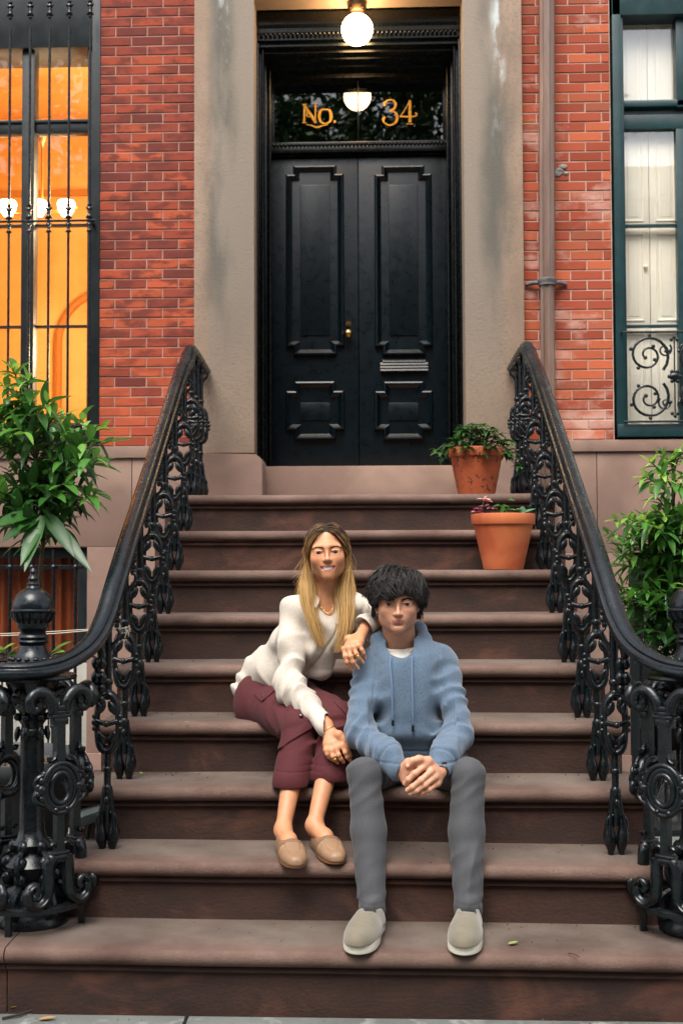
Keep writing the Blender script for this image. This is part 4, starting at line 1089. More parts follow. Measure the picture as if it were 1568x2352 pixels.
def build_head(S_, H, prm):
    k = H.k; R = H.R
    def E(c, r, kk=.02, op='u', rt=None):
        S_.ell(H.w(*c), [q*k for q in r], kk*k, op, R if rt is None else R@np.array(rt))
    def Cn(a, b, ra, rb, kk=.02, op='u', flat=None): S_.cone(H.w(*a), H.w(*b), ra*k, rb*k, kk*k, op, None if flat is None else (R@np.array(flat[0], float), flat[1]))
    cw = prm.get('cw', .0715); jw = prm.get('jw', .044); ch = prm.get('chin', -.098)
    E((0, .018, .032), (cw, .090, .078), .02)
    E((0, -.015, -.015), (cw*.93, .068, .070), .03)
    E((0, -.038, -.040), (prm.get('fw', .046), .044, .050), .03)
    for s in (-1, 1):
        E((s*jw, -.008, ch+.046), (.016, .030, .026), .035)
        Cn((s*(jw-.003), -.015, ch+.038), (s*prm.get('cj', .009), -.070, ch+.013), .0145, .0115, .025)
        E((s*prm.get('ck', .038), -.057, -.022), (.020, .020, .018), .028)       # cheek
    E((0, -.073, ch+.0145), (.016, .0150, .0145), .020)                # chin
    E((0, -.066, ch+.045), (.034, .0245, .022), .02)                # mouth mound
    for s in (-1, 1):
        Cn((s*.010, -.0825, .0205), (s*.044, -.068, .0195), prm.get('br', .010), prm.get('br', .010)-.001, .022)    # brow
        E((s*.0315, -.0948, .003), (.0185, .0135, .0125), .016, 's')     # socket
        E((s*.0315, -.0735, .000), (.0160, .0142, .0115), .008)          # closed lid form
        zo = prm.get('eo', .0042)
        E((s*.0315, -.090, -.0012), (.0152, .0125, zo), .002, 's', Matrix.Rotation(-s*.08, 3, 'Y'))
        Cn((s*.0195, -.0860, .0050), (s*.044, -.0785, .0052), .0026, .0020, .004)   # upper lid fold
    nz = prm.get('nose', -.036)
    Cn((0, -.0840, .012), (0, -.1045, nz+.006), .0060, .0072, .011)
    E((0, -.1055, nz+.003), (.0082, .0085, .0080), .007)
    for s in (-1, 1):
        E((s*.0108, -.0945, nz+.001), (.0062, .0090, .0062), .006)
        E((s*.0062, -.1025, nz-.0062), (.0032, .0045, .0030), .003, 's')
    mz = prm.get('mouth', -.059)
    if prm.get('smile'):
        # lips as two curved bands round an open smile
        up = [(-.0290, -.0725, mz+.0100), (-.016, -.0865, mz+.0040), (-.006, -.0915, mz+.0040), (.006, -.0915, mz+.0040), (.016, -.0865, mz+.0040), (.0290, -.0725, mz+.0100)]
        lo = [(-.0290, -.0725, mz+.0095), (-.016, -.0845, mz-.0065), (-.006, -.089, mz-.0110), (.006, -.089, mz-.0110), (.016, -.0845, mz-.0065), (.0290, -.0725, mz+.0095)]
        for a, b_ in zip(up, up[1:]): Cn(a, b_, .0030, .0030, .004)
        for a, b_ in zip(lo, lo[1:]): Cn(a, b_, .0038, .0038, .004)
        E((0, -.090, mz-.0020), (.0250, .0165, .0070), .003, 's')
        for s in (-1, 1):
            E((s*.0180, -.086, mz+.0022), (.0085, .0150, .0038), .003, 's', Matrix.Rotation(-s*.38, 3, 'Y'))
            E((s*.0375, -.066, -.026), (.0165, .0155, .0165), .02)
    else:
        Cn((-.011, -.0870, mz+.0036), (.011, -.0870, mz+.0036), .0034, .0034, .012)
        Cn((-.009, -.0870, mz-.0046), (.009, -.0870, mz-.0046), .0046, .0046, .012)
        for s in (-1, 1): Cn((s*.0235, -.0848, mz+.0006), (s*.011, -.0910, mz-.0004), .0004, .0012, .003, 's'); Cn((s*.011, -.0910, mz-.0004), (0, -.0922, mz-.0008), .0014, .0014, .003, 's')
        E((0, -.092, mz-.0150), (.014, .0065, .0035), .008, 's')
    for s in (-1, 1):                                                 # ears
        Rz_ = np.array(Matrix.Rotation(s*.35, 3, 'Z') @ Matrix.Rotation(-.12, 3, 'X'))
        E((s*(cw+.003), .010, -.010), (.0065, .017, .029), .006, 'u', Rz_)
        E((s*(cw+.0085), .004, -.008), (.0045, .0085, .016), .004, 's', Rz_)
    # neck
def head_cols(H, prm, base):
    b = np.array(lin(base)[:3]); mz = prm.get('mouth', -.059)
    lipc = np.array(lin(prm.get('lip', '9c5a50'))[:3])
    def f(V):
        c = np.tile(b, (len(V), 1)); q = H.loc(V); near = np.sqrt((q**2).sum(1)) < .17
        x, y, z = np.abs(q[:, 0]), q[:, 1], q[:, 2]
        w_ = prm.get('lw', .021)
        arch = mz+(.0075 if prm.get('smile') else .0004)*(x/w_)**2
        hh = np.where(z > arch, prm.get('lh', .0078), prm.get('ll', .0125)); rr = np.sqrt((x/w_)**2+((z-arch)/hh)**2)
        m = (1-ss(rr, .78, 1.08))*(y < -.062)
        blush = np.exp(-((x-.042)/.018)**2-((z+.028)/.018)**2)*(y < -.03)*.38+np.exp(-(x/.014)**2-((z+.036)/.014)**2)*(y < -.08)*.28
        c = c*(1-(blush*near)[:, None]*np.array([.02, .22, .22]))
        if prm.get('stub'): c = c*(1-(.10*near*(y < -.02)*ss(-z, .045, .07))[:, None])
        c = c*(1-(m*near)[:, None])+lipc*(m*near)[:, None]
        socket = np.exp(-((x-.0315)/.016)**2-((z+.010)/.0075)**2)*(y < -.05)*near
        c = c*(1-socket[:, None]*np.array([.05, .10, .10]))
        line = np.exp(-((z-mz)/.0013)**2)*(x < .0215)*(y < -.07)*near*(0 if prm.get('smile') else .5); c = c*(1-line[:, None])
        return np.concatenate([c, np.ones((len(V), 1))], 1)
    return f
def eyes(H, parent, iris):
    k = H.k
    for s in (-1, 1):
        bm = BM(); ball(bm, (0, 0, 0), .0122*k, u=28, v=20, rot=Matrix.Rotation(pi/2, 3, 'X'))
        o = obj('eye', bm, M['eye'], parent, smooth=180); c = H.w(s*.0325, -.0745, -.001)
        look = (Vector(CAM)-Vector(c)).normalized()
        V = np.array([v.co for v in o.data.vertices]); cs = []
        for v in V:
            a = math.acos(max(-1, min(1, Vector(v).normalized().dot(look))))
            cs.append((.008, .006, .005, 1) if a < .25 else (lin(iris) if a < .56 else ((.02, .012, .01, 1) if a < .60 else (.34, .30, .27, 1))))
        setcol(o.data, cs); o.matrix_world = Matrix.Translation(c)
def lashes(H, parent, eo, m):
    for s in (-1, 1):
        bm = BM(); pts = []
        for i in range(11):
            dx = -.0140+.0285*i/10; z = -.0008+eo*math.sqrt(max(0, 1-(dx/.0150)**2)); rr = .0148**2-dx*dx-z*z
            pts.append(Vector(H.w(s*(.0315+dx), -.0735-math.sqrt(max(1e-6, rr))-.0006+(.0015 if i > 8 else 0), z+.0004+(.0010 if i == 10 else 0))))
        tube(bm, pts, [.0004+.0006*math.sin(pi*(i+1.5)/12) for i in range(11)], 6); obj('eyelashes', bm, m, parent, smooth=180)
def brow(H, parent, col, rnd, n=90, th=1.0):
    V = []; F = []
    for s in (-1, 1):
        for i in range(n):
            t = rnd.random(); x = .0115+.038*t; z = .0135+.0062*math.sin(min(1, t*1.25)*pi*.62)-.005*max(0, t-.6)/.4
            y = -.0935+.011*(t**1.7)*1.35; wd = (.0032*(1-t*.55))*th
            p0 = Vector((s*x, y, z+rnd.uniform(-wd, wd))); d = Vector((s*.0075, .0012+.0035*t, .0035*(1-1.6*t)))
            q = [H.w(*p0), H.w(*(p0+d)), H.w(*(p0+d+Vector((0, -.0003, .0009)))), H.w(*(p0+Vector((0, -.0006, .0011))))]
            b_ = len(V); V += [tuple(v) for v in q]; F.append((b_, b_+1, b_+2, b_+3))
    me = bpy.data.meshes.new('eyebrows'); me.from_pydata(V, [], F); obj('eyebrows', me, col, parent)
def strands(name, curves, m, parent, cols=None, sides=3):
    """curves: list of (points, radius); tapered hair locks as one mesh"""
    V = []; F = []; Cc = []
    for ci, (pts, r) in enumerate(curves):
        fr = frames(pts); n = len(fr); b0 = len(V)
        for i, (p, s, v, t) in enumerate(fr):
            tt = i/(n-1); ri = r*(min(1, .55+tt*3))*(1-tt**3)**.6+.0002
            for k in range(sides):
                a = 2*pi*k/sides+ci; V.append(tuple(p+s*(ri*1.5*math.cos(a))+v*(ri*math.sin(a))))
                if cols: Cc.append(cols(ci, tt, p))
        for i in range(n-1):
            for k in range(sides):
                j = (k+1) % sides; F.append((b0+i*sides+k, b0+i*sides+j, b0+(i+1)*sides+j, b0+(i+1)*sides+k))
    me = bpy.data.meshes.new(name); me.from_pydata(V, [], F); o = obj(name, me, m, parent, smooth=180)
    if cols: setcol(me, Cc)
    return o
def dome_hair(H, rnd, n, cen, rad, whorl, length, lift, keep, stop, grav=.5, wave=.35, r=(.0007, .0015), spread=None, steps=14, part=None, floor=-.35):
    cen = np.array(cen); rad = np.array(rad); wh = np.array(whorl, float); wh /= np.linalg.norm(wh); out = []
    cl = [(np.array([rnd.gauss(0, 1), rnd.gauss(0, 1), rnd.gauss(.3, 1)]), rnd.uniform(-1, 1), rnd.uniform(-1, 1), rnd.uniform(0, 6.28)) for _ in range(60)]
    cl = [(c/np.linalg.norm(c), a, b_, ph) for c, a, b_, ph in cl]
    while len(out) < n:
        u = np.array([rnd.gauss(0, 1) for _ in range(3)]); u /= np.linalg.norm(u)
        if u[2] < floor: continue
        p0 = cen+u*rad
        if not keep(p0): n -= .35; continue
        g = rnd.uniform(*lift); L = rnd.uniform(*length); c = max(cl, key=lambda q: float(q[0]@u)); ph = c[3]+rnd.uniform(-.25, .25)
        pts = [H.w(*p0)]; v = u.copy(); step = L/steps/float(rad.mean()); pts_l = [p0]
        for k in range(steps):
            t = v-wh*float(v@wh); 
            if part is not None: t = t*.45+part(v)*.9
            tn = np.linalg.norm(t); t = t/(tn+1e-6)+np.array((0, 0, -1.))*grav
            sd = np.cross(v, t); sd /= np.linalg.norm(sd)+1e-9
            t = t+sd*(wave*math.sin(ph+k*.42)+.30*c[1]); t = t-v*float(t@v); t /= np.linalg.norm(t)+1e-9
            v = v+t*step; v /= np.linalg.norm(v)
            gg = g*min(1, (k+1)*.34)+(.026*abs(c[2])**1.6+.003)*((k+1)/steps)**2+.003*math.sin(ph*2+k*.5)
            p = cen+v*(rad+gg)
            if stop(p): break
            pts_l.append(p)
        if len(pts_l) > 4: out.append(([H.w(*q) for q in pts_l], rnd.uniform(*r)))
    return out
def hair_mat(name, rough=.5):
    m = mat(name, '2a1a10', rough, attr='Col', spec=.35); b = m.node_tree.nodes['Principled BSDF']; b.inputs['Anisotropic'].default_value = .6; return m
M['hair'] = hair_mat('hair')
def finger(S_, pts, r0, r1, k=.006):
    n = len(pts); rr = [r0+(r1-r0)*i/(n-1) for i in range(n)]
    for i in range(n-1):
        S_.cone(pts[i], pts[i+1], rr[i], rr[i+1], k if i == 0 else .003)
        if 0 < i: S_.ell(pts[i], [rr[i]*1.07]*3, .004)
def hand(S_, wrist, mcps, fingers, thumb, back, r=(.0092, .0074), palm_th=.013, wr=.024):
    """palm slab from wrist to the row of knuckles, then each finger chain; back = unit vector out of the back of the hand"""
    back = np.array(back, float); back /= np.linalg.norm(back)
    for i, m_ in enumerate(mcps):
        S_.cone(wrist+(m_-wrist)*.18-back*.004, m_-back*.004, palm_th*1.05, palm_th*.82, .014)
        S_.ell(m_+back*.0015, [.0098]*3, .007)
    for a, b_ in zip(mcps, mcps[1:]): S_.cone(a*.75+wrist*.25-back*.005, b_*.75+wrist*.25-back*.005, palm_th, palm_th, .012)
    for i, (m_, f) in enumerate(zip(mcps, fingers)):
        s = (1, 1, .97, .86)[i]; finger(S_, [m_]+list(f), r[0]*s, r[1]*s)
    base = wrist*.6+mcps[0]*.4
    S_.chain([base-back*.004]+list(thumb), [.015, .0135, .0118, .0102, .0088], .012)
def nail(bm, tip, prev, back, r):
    t = Vector(tip-prev).normalized(); b_ = Vector(back).normalized(); s = t.cross(b_).normalized(); b_ = s.cross(t).normalized()
    c = Vector(tip)+t*r*.15+b_*r*.80
    M3 = Matrix((s, t, b_)).transposed()
    ball(bm, c, r*.62, (.95, 1.15, .32), 10, 6, M3)
# ---------------------------------------------------------------- the young man
man = thing('person', 'young man in blue hoodie and grey trousers seated on the stoop with clasped hands', 'person', tuple(W(945, 1740, .75)))
SK1 = 'c38f72'
HM = Head(W(912, 1383, .655), 0.0, .06, .0)
pm = dict(cw=.0690, jw=.042, fw=.045, cj=.010, chin=-.099, nose=-.036, mouth=-.059, eo=.0044, lip='a86a5c', lw=.0235, lh=.0055, ll=.0090, stub=True)
S1 = Sdf(); build_head(S1, HM, pm)
nb = W(918, 1500, .735)
S1.cone(HM.w(0, .012, -.055), nb, .053, .056, .025); S1.cone(HM.w(0, .035, -.03), W(918, 1475, .76), .05, .055, .03)
# the body under the clothes, one continuous surface
pel = W(945, 1735, .80); che = W(932, 1580, .70)
S1.cone(pel, che, .090, .090, .04); S1.cone(che, nb-np.array((0, 0, .05)), .09, .055, .05)
shL, shR = W(856, 1535, .715), W(1014, 1530, .715); elL, elR = W(826, 1685, .53), W(1052, 1690, .53); wrL, wrR = W(914, 1768, .335), W(1011, 1771, .335)
hpL, hpR = W(893, 1758, .80), W(1000, 1758, .80); knL, knR = W(836, 1780, .36), W(1075, 1780, .36); anL, anR = W(854, 2082, .20), W(1075, 2082, .20)
for a, b_, c in ((shL, elL, wrL), (shR, elR, wrR)):
    S1.cone(nb-np.array((0, 0, .05)), a, .045, .033, .03); S1.cone(a, b_, .033, .026, .02); S1.cone(b_, c, .026, .0235, .02)
for a, b_, c in ((hpL, knL, anL), (hpR, knR, anR)):
    S1.cone(pel, a, .08, .07, .03); S1.cone(a, b_, .055, .032, .02); S1.cone(b_, c, .030, .022, .02)
    S1.cone(c, c+np.array((0, -.015, -.05)), .024, .029, .02); S1.cone(c+np.array((0, 0, -.04)), c+np.array((0, -.08, -.06)), .027, .02, .02)
# clasped hands: his left hand (image right) lies over his right
def hp(x, y, Y=.30): return W(x, y, Y)
mR = [hp(979, 1757, .288), hp(990, 1772, .282), hp(998, 1786, .284), hp(1004, 1800, .292)]
fR = [[hp(953, 1777, .266), hp(938, 1791, .268), hp(930, 1799, .275)], [hp(966, 1793, .262), hp(947, 1808, .262), hp(936, 1815, .268)],
      [hp(975, 1804, .266), hp(956, 1817, .265), hp(943, 1823, .272)], [hp(985, 1814, .276), hp(969, 1821, .276), hp(957, 1824, .282)]]
tR = [hp(983, 1748, .296), hp(962, 1744, .282), hp(947, 1748, .276), hp(937, 1759, .274)]
backR = np.array((.35, -.85, .40))
hand(S1, wrR, mR, fR, tR, backR, (.0108, .0088), .0145)
mL = [hp(941, 1760, .292), hp(945, 1776, .292), hp(944, 1792, .296), hp(938, 1803, .302)]
fL = [[hp(962, 1762, .300), hp(975, 1775, .310), hp(972, 1785, .318)], [hp(965, 1780, .304), hp(980, 1790, .312), hp(985, 1800, .32)],
      [hp(962, 1798, .306), hp(978, 1806, .312), hp(986, 1812, .32)], [hp(952, 1810, .308), hp(966, 1818, .315), hp(972, 1822, .32)]]
tL = [hp(938, 1752, .30), hp(954, 1752, .292), hp(968, 1757, .292), hp(974, 1760, .294)]
hand(S1, wrL, mL, fL, tL, (-.35, -.9, .25), (.0105, .0088), .0145)
# finger grooves are real: fingers only blend at their roots
body = sdf_obj('body', S1, .0026, M['skin'], man, 1, head_cols(HM, pm, SK1))
bm = BM()
for f in fR: nail(bm, f[-1], f[-2], backR, .0085)
nail(bm, tR[-1], tR[-2], (.1, -.9, .4), .0095)
obj('fingernails', bm, mat('nail', 'cf9a84', .3), body, smooth=180)
eyes(HM, body, '2d1b10'); lashes(HM, body, .0044, mat('lash', '0c0806', .6)); brow(HM, body, mat('dark_brow', '17110d', .6), random.Random(3), 150, 1.15)
# t-shirt: a collar ring and the bit of chest it covers
bm = BM(); cc = W(918, 1487, .70)
ring = [Vector(cc)+Vector((.0590*math.cos(a), .052*math.sin(a)+.012, .022*math.sin(a)+(.006*abs(math.cos(a))))) for a in [2*pi*i/40 for i in range(41)]]
tube(bm, ring, .0065, 8, 1.4)
obj('t_shirt', bm, mat('white_cotton', 'e4dccf', .85, 'd8cfc2', 40, bump=.0006, bscale=200), man, smooth=180)
SS = Sdf(); SS.cone(W(918, 1530, .71), W(918, 1495, .715), .070, .060, .03); SS.ell(W(920, 1540, .66), (.06, .045, .05), .03)
SS.cone(W(918, 1515, .73), W(917, 1460, .70), .0535, .0535, .006, 's')
sdf_obj('t_shirt_front', SS, .003, bpy.data.materials['white_cotton'], man, 1)
# hoodie
M['hoodie'] = mat('blue_knit', '465869', .9, '596c7f', 260, 4, (.35, .7), bump=.0010, bscale=420, sheen=.25, col3='374a62', scale3=190, fac3=(.52, .7))
SH = Sdf()
hem = W(942, 1708, .70); mid = W(936, 1630, .665); up = W(934, 1548, .690)
SH.cone(hem, mid, .128, .128, .03, flat=((0, 1, .1), .80)); SH.cone(mid, up, .128, .128, .05, flat=((0, 1, .1), .78))
SH.cone(W(878, 1522, .715), W(992, 1520, .715), .070, .070, .05); SH.cone(up, W(918, 1500, .73), .115, .070, .06)
SH.cone(W(945, 1712, .80), W(942, 1700, .72), .125, .125, .03)
for a, b_, c in ((shL, elL, wrL), (shR, elR, wrR)):
    SH.cone(a, b_, .063, .052, .03); SH.cone(b_+(c-b_)*.0, b_+(c-b_)*.80, .051, .040, .015); SH.cone(b_+(c-b_)*.78, b_+(c-b_)*.985, .0395, .033, .008)
    SH.ell(b_+(c-b_)*.70, (.043, .043, .043), .01)
# hood lying round the neck
hood = [(873, 1500, .665), (868, 1470, .70), (873, 1452, .76), (900, 1440, .82), (940, 1438, .83), (962, 1446, .78), (973, 1468, .71), (966, 1498, .665)]
hp_ = [W(*q) for q in hood]
for a, b_ in zip(hp_, hp_[1:]): SH.cone(a, b_, .026, .026, .012)
SH.chain([hp_[0], W(893, 1520, .622), W(922, 1538, .594)], [.022, .017, .013], .012); SH.chain([hp_[-1], W(950, 1518, .618), W(930, 1538, .594)], [.022, .017, .013], .012)
SH.ell(W(920, 1500, .85), (.10, .05, .07), .04)
# neck opening
SH.ell(W(918, 1474, .630), (.053, .075, .060), .006, 's')
SH.cone(W(919, 1430, .715), W(918, 1492, .70), .066, .060, .006, 's'); SH.cone(W(918, 1488, .66), W(921, 1520, .60), .050, .010, .006, 's')
for a, c in ((elL, wrL), (elR, wrR)):     # open cuff mouths
    d = (c-a)/np.linalg.norm(c-a); SH.cone(c-d*.008, c+d*.05, .0265, .030, .003, 's')
hemz = hem[2]
def hood_disp(Pq, d):
    o = limb_folds(Pq, shL, elL, .016, 5.5, 1, .10, 1.1) + limb_folds(Pq, shR, elR, .016, 5.5, 2, .10, 1.1)
    o = o + limb_folds(Pq, elL, wrL, .014, 5.0, 3, -.05, .72) + limb_folds(Pq, elR, wrR, .014, 5.0, 4, -.05, .72)
    x, y, z = Pq[:, 0]-hem[0], Pq[:, 1], Pq[:, 2]
    front = (np.abs(x) < .15)*(y < .72)
    # long soft drapes of the chest running down to the gathered hem
    o = o + front*.006*ss(-np.abs(x), -.15, -.05)*np.sin(x*55+3*wav(Pq, 6, 9)+4*(z-hemz))*(1-ss(z, hemz+.25, hemz+.38))
    o = o - front*.018*np.exp(-((z-hemz-.045)/.035)**2) + front*.020*np.exp(-((z-hemz-.115)/.04)**2)*ss(np.abs(x), .03, .11)
    o = o + .0022*wav(Pq, 30, 12) - .0095*crease(Pq, 9, 301, .20, (1, 1, .55))*(1-ss(z, .98, 1.04)) - .0075*crease(Pq, 15, 302, .20)*ss(np.abs(x), .08, .12)
    # seams: sleeve head, cuff rib
    for s_, sh in ((-1, shL), (1, shR)):
        r_ = np.abs((Pq[:, 0]-(sh[0]-s_*.008))*s_+.10*(Pq[:, 2]-sh[2])); o = o+.0035*np.exp(-(r_/.0035)**2)*(Pq[:, 2] < sh[2]+.08)*(Pq[:, 2] > sh[2]-.12)
    for a, c in ((elL, wrL), (elR, wrR)):
        L_ = np.linalg.norm(c-a); t = (Pq-a)@((c-a)/L_)/L_; near = np.sqrt(((Pq-c)**2).sum(1)) < .10
        o = o+near*.004*np.exp(-((t-.79)/.02)**2)
    o = o + .0028*np.exp(-((z-hemz+.012)/.004)**2)*front
    return o.astype(np.float32)
SH.disp = hood_disp
hd = sdf_obj('hoodie', SH, .0032, M['hoodie'], man, 1)
cordm = mat('cord_blue', '5c738e', .85); 
for pts, tip in (([(897, 1508, .585), (896, 1530, .565), (900, 1580, .545), (901, 1630, .543), (902, 1655, .546)], (902, 1668, .546)), ([(946, 1508, .585), (946, 1532, .567), (947, 1590, .545), (948, 1640, .543), (948, 1667, .548)], (948, 1681, .549))):
    q = [Vector(W(*p)) for p in pts]; bm = BM(); tube(bm, catmull(q, 5), .0032, 6); o = obj('drawstring', bm, cordm, hd, smooth=180)
    bm = BM(); tube(bm, [q[-1], Vector(W(*tip))], .0048, 10); obj('cord_tip', bm, M['iron'], o, smooth=60)
bm = BM(); c = W(984, 1576, .556)
for i in range(6):
    a = i*pi/3; tube(bm, [Vector(c)+Vector((.003*math.cos(a), -.003, .003*math.sin(a))), Vector(c)+Vector((.009*math.cos(a), -.003, .009*math.sin(a)))], .0011, 5)
obj('chest_emblem', bm, mat('emblem_thread', '54708f', .8), hd)
# trousers
M['trouser'] = mat('grey_twill', '37383b', .8, '434447', 300, 4, (.35, .7), bump=.0006, bscale=500, sheen=.1)
ST = Sdf()
for a, b_, c, s_ in ((hpL, knL, anL, -1), (hpR, knR, anR, 1)):
    kt = b_+np.array((0, .0, .0)); calf = b_*.55+c*.45+np.array((-s_*.004, .025, 0)); hm_ = c+np.array((0, .01, -.012))
    ST.cone(a, kt, .088, .048, .02); ST.ell(kt+np.array((0, -.002, .004)), (.049, .046, .046), .015)
    ST.cone(kt, calf, .054, .057, .02); ST.cone(calf, hm_, .057, .043, .02)
    ST.cone(hm_+np.array((0, 0, -.004)), hm_+np.array((0, -.004, .012)), .043, .043, .006)
    ST.cone(hm_-np.array((0, 0, .06)), hm_-np.array((0, 0, .012)), .038, .038, .003, 's')
ST.cone(hpL, hpR, .100, .100, .04); ST.ell(W(945, 1732, .74), (.125, .11, .085), .04)
def tr_disp(Pq, d):
    o = 0
    for a, b_, c, sd in ((hpL, knL, anL, 21), (hpR, knR, anR, 31)):
        o = o + limb_folds(Pq, a, b_, .010, 6, sd, .55, .98, 1.2, 1.0)*1.0 + limb_folds(Pq, b_, c, .014, 5.5, sd+1, .60, 1.0, 1.3, 1.2)
        o = o + limb_folds(Pq, b_, c, .004, 7, sd+2, .02, .25, 1.3, .8)
        x = Pq[:, 0]-(c[0]); o = o+.0016*np.exp(-((Pq[:, 2]-c[2]-.012)/.0025)**2)*(np.abs(x) < .09)
    for b_, c, sd in ((knL, anL, -1), (knR, anR, 1)):
        ty = (Pq[:, 2]-c[2])/(b_[2]-c[2]); cx_ = c[0]+(b_[0]-c[0])*ty+sd*.041; o = o+.0028*np.exp(-((Pq[:, 0]-cx_)/.0022)**2)*(Pq[:, 1] < b_[1]+.03)*(ty > 0)*(ty < 1.1)
    x = Pq[:, 0]-W(945, 1700, .6)[0]; o = o+.003*np.exp(-(x/.003)**2)*(Pq[:, 1] < .72)
    return (o+.0012*wav(Pq, 45, 40) - .0125*crease(Pq, 14, 303, .20, (1, 1, 1.3))*(1-ss(Pq[:, 2], .38, .50)) - .0045*crease(Pq, 9, 304, .22, (1, 1, .5)) - .0060*crease(Pq, 16, 305, .18)*ss(Pq[:, 2], .56, .62)).astype(np.float32)
ST.disp = tr_disp
sdf_obj('trousers', ST, .0032, M['trouser'], man, 1)
# slip-on shoes
def loft_shoe(name, toe, heel, wid, parent, kind):
    toe, heel = Vector(toe), Vector(heel); ax = heel-toe; L = ax.length; ax.normalize(); sd = Vector((ax.y, -ax.x, 0)).normalized()*-1
    z0 = toe.z
    def outline(t, grow=0):                   # half width along the shoe, t 0 toe .. 1 heel
        w_ = wid*.5*((max(0, 1-(1-t/.30)**2.4))**.5 if t < .30 else 1-.20*ss(np.array(t), .38, .72)); e = 1 if t < .88 else math.sqrt(max(.02, 1-((t-.88)/.125)**2)); return w_*e+grow
    def ring(z, grow, n=44):
        pts = []
        for i in range(n):
            a = 2*pi*i/n; t = .5-.5*math.cos(a); t2 = min(max(t, .0), 1); h = outline(t2, 0)
            if t2 < .002: h = 0
            s_ = 1 if a < pi else -1; h = h*s_
            c = toe+ax*(t2*L); nrm = sd*(s_ if 0 < t2 < 1 else 0)
            pts.append(Vector((c.x+sd.x*h, c.y+sd.y*h, z))+Vector((sd.x*s_*grow, sd.y*s_*grow, 0))*(1 if .02 < t2 < .98 else 0)+ax*grow*(-math.cos(a))*-1*(-1))
        return pts
    return ring, outline, ax, sd, L, z0
def slipon(toe, heel, wid, parent, gore_side):
    ring, outline, ax, sd, L, z0 = loft_shoe('shoe', toe, heel, wid, parent, 0); toe = Vector(toe)
    up = Vector((0, 0, 1))
    bm = BM(); loft(bm, [ring(z0+.001, -.004), ring(z0+.004, 0), ring(z0+.010, .0012), ring(z0+.020, .001), ring(z0+.029, .0012), ring(z0+.0315, -.001), ring(z0+.0315, -.010)]); bmesh.ops.recalc_face_normals(bm, faces=bm.faces)
    so_ = obj('sole', bm, mat('cream_rubber', 'dcd5c2', .55), parent, smooth=40)
    bm = BM(); loft(bm, [ring(z0-.003, -.006), ring(z0+.0015, -.003)]); obj('outsole', bm, M['iron'], so_)
    def at(t, u, h): return np.array(toe+ax*(t*L)+sd*u+up*(z0+h-toe.z))
    S_ = Sdf()
    for i in range(15):
        t = .06+.90*i/14; hw = outline(t)-.004; top = .052+.040*ss(np.array(t), .08, .50)+.012*ss(np.array(t), .55, .75)
        rr = min(hw, top*.62)
        S_.cone(at(t, -(hw-rr*.9), .024+rr*.2), at(t, hw-rr*.9, .024+rr*.2), rr*.9, rr*.9, .02); S_.cone(at(t, 0, .03), at(t, 0, max(.034, top-rr*.75)), rr*.85, rr*.72, .022)
    S_.cone(at(.60, 0, .100), at(.86, 0, .080), .027, .024, .004, 's'); pv = np.array(up)*1.0+np.array(ax)*(.026/(.48*L)); S_.plane(pv, float(np.array(at(.50, 0, .093))@(pv/np.linalg.norm(pv))), .004, (at(.78, 0, .11), .105))
    S_.plane((0, 0, -1), -(z0+.026), .002, (at(.5, 0, 0), .2))
    def dsp(Pq, d):
        q = Pq-np.array(toe); t = (q@np.array(ax))/L; u = q@np.array(sd); z = Pq[:, 2]-z0
        e = np.abs(np.abs(u)-(.024+.010*(t-.4)*2)); o = .0015*np.exp(-(e/.002)**2)*(t > .42)*(t < .66)*(z > .05)
        o += .0012*np.exp(-((z-.028)/.003)**2)
        return o+.0010*wav(Pq, 60, 3)*(t > .25)
    S_.disp = dsp
    o = sdf_obj('shoe_upper', S_, .0024, mat('taupe_nubuck', '716957', .85, '655e4e', 14, bump=.0004, bscale=300, sheen=.3), parent, 1)
    bm = BM()                                   # elastic gore
    for s_ in (gore_side,):
        c = Vector(at(.585, s_*(.0295), .078)); tube(bm, [c+ax*-.004+up*-.018, c+ax*.0+Vector(sd)*(-s_*.006)+up*.020], [.0075, .0085], 8, .5, up=Vector(sd))
    obj('elastic_gore', bm, mat('black_elastic', '1f2a27', .9), o, smooth=180)
    bm = BM(); pts = [Vector(at(.50+.12*abs(math.sin(a*.5+pi/2*0))*0+.14*(1-math.cos(a))*.5, .034*math.sin(a), .104-.012*abs(math.sin(a)))) for a in [pi*2*i/30 for i in range(31)]]
    bm.free()
    return o
shoeL = (PZ(818, 2190, .192), Vector(W(866, 2125, .245))); 
tL_ = PZ(817, 2196, .194); hL_ = PZ(874, 2108, .194); tR_ = PZ(1063, 2198, .194); hR_ = PZ(1082, 2110, .194)
def shoe_line(t_, h_, L=.295):
    d = (h_-t_); d.z = 0; d.normalize(); return t_, t_+d*L
a, b_ = shoe_line(tL_, hL_); slipon(a, b_, .102, man, -1)
a, b_ = shoe_line(tR_, hR_); slipon(a, b_, .102, man, -1)
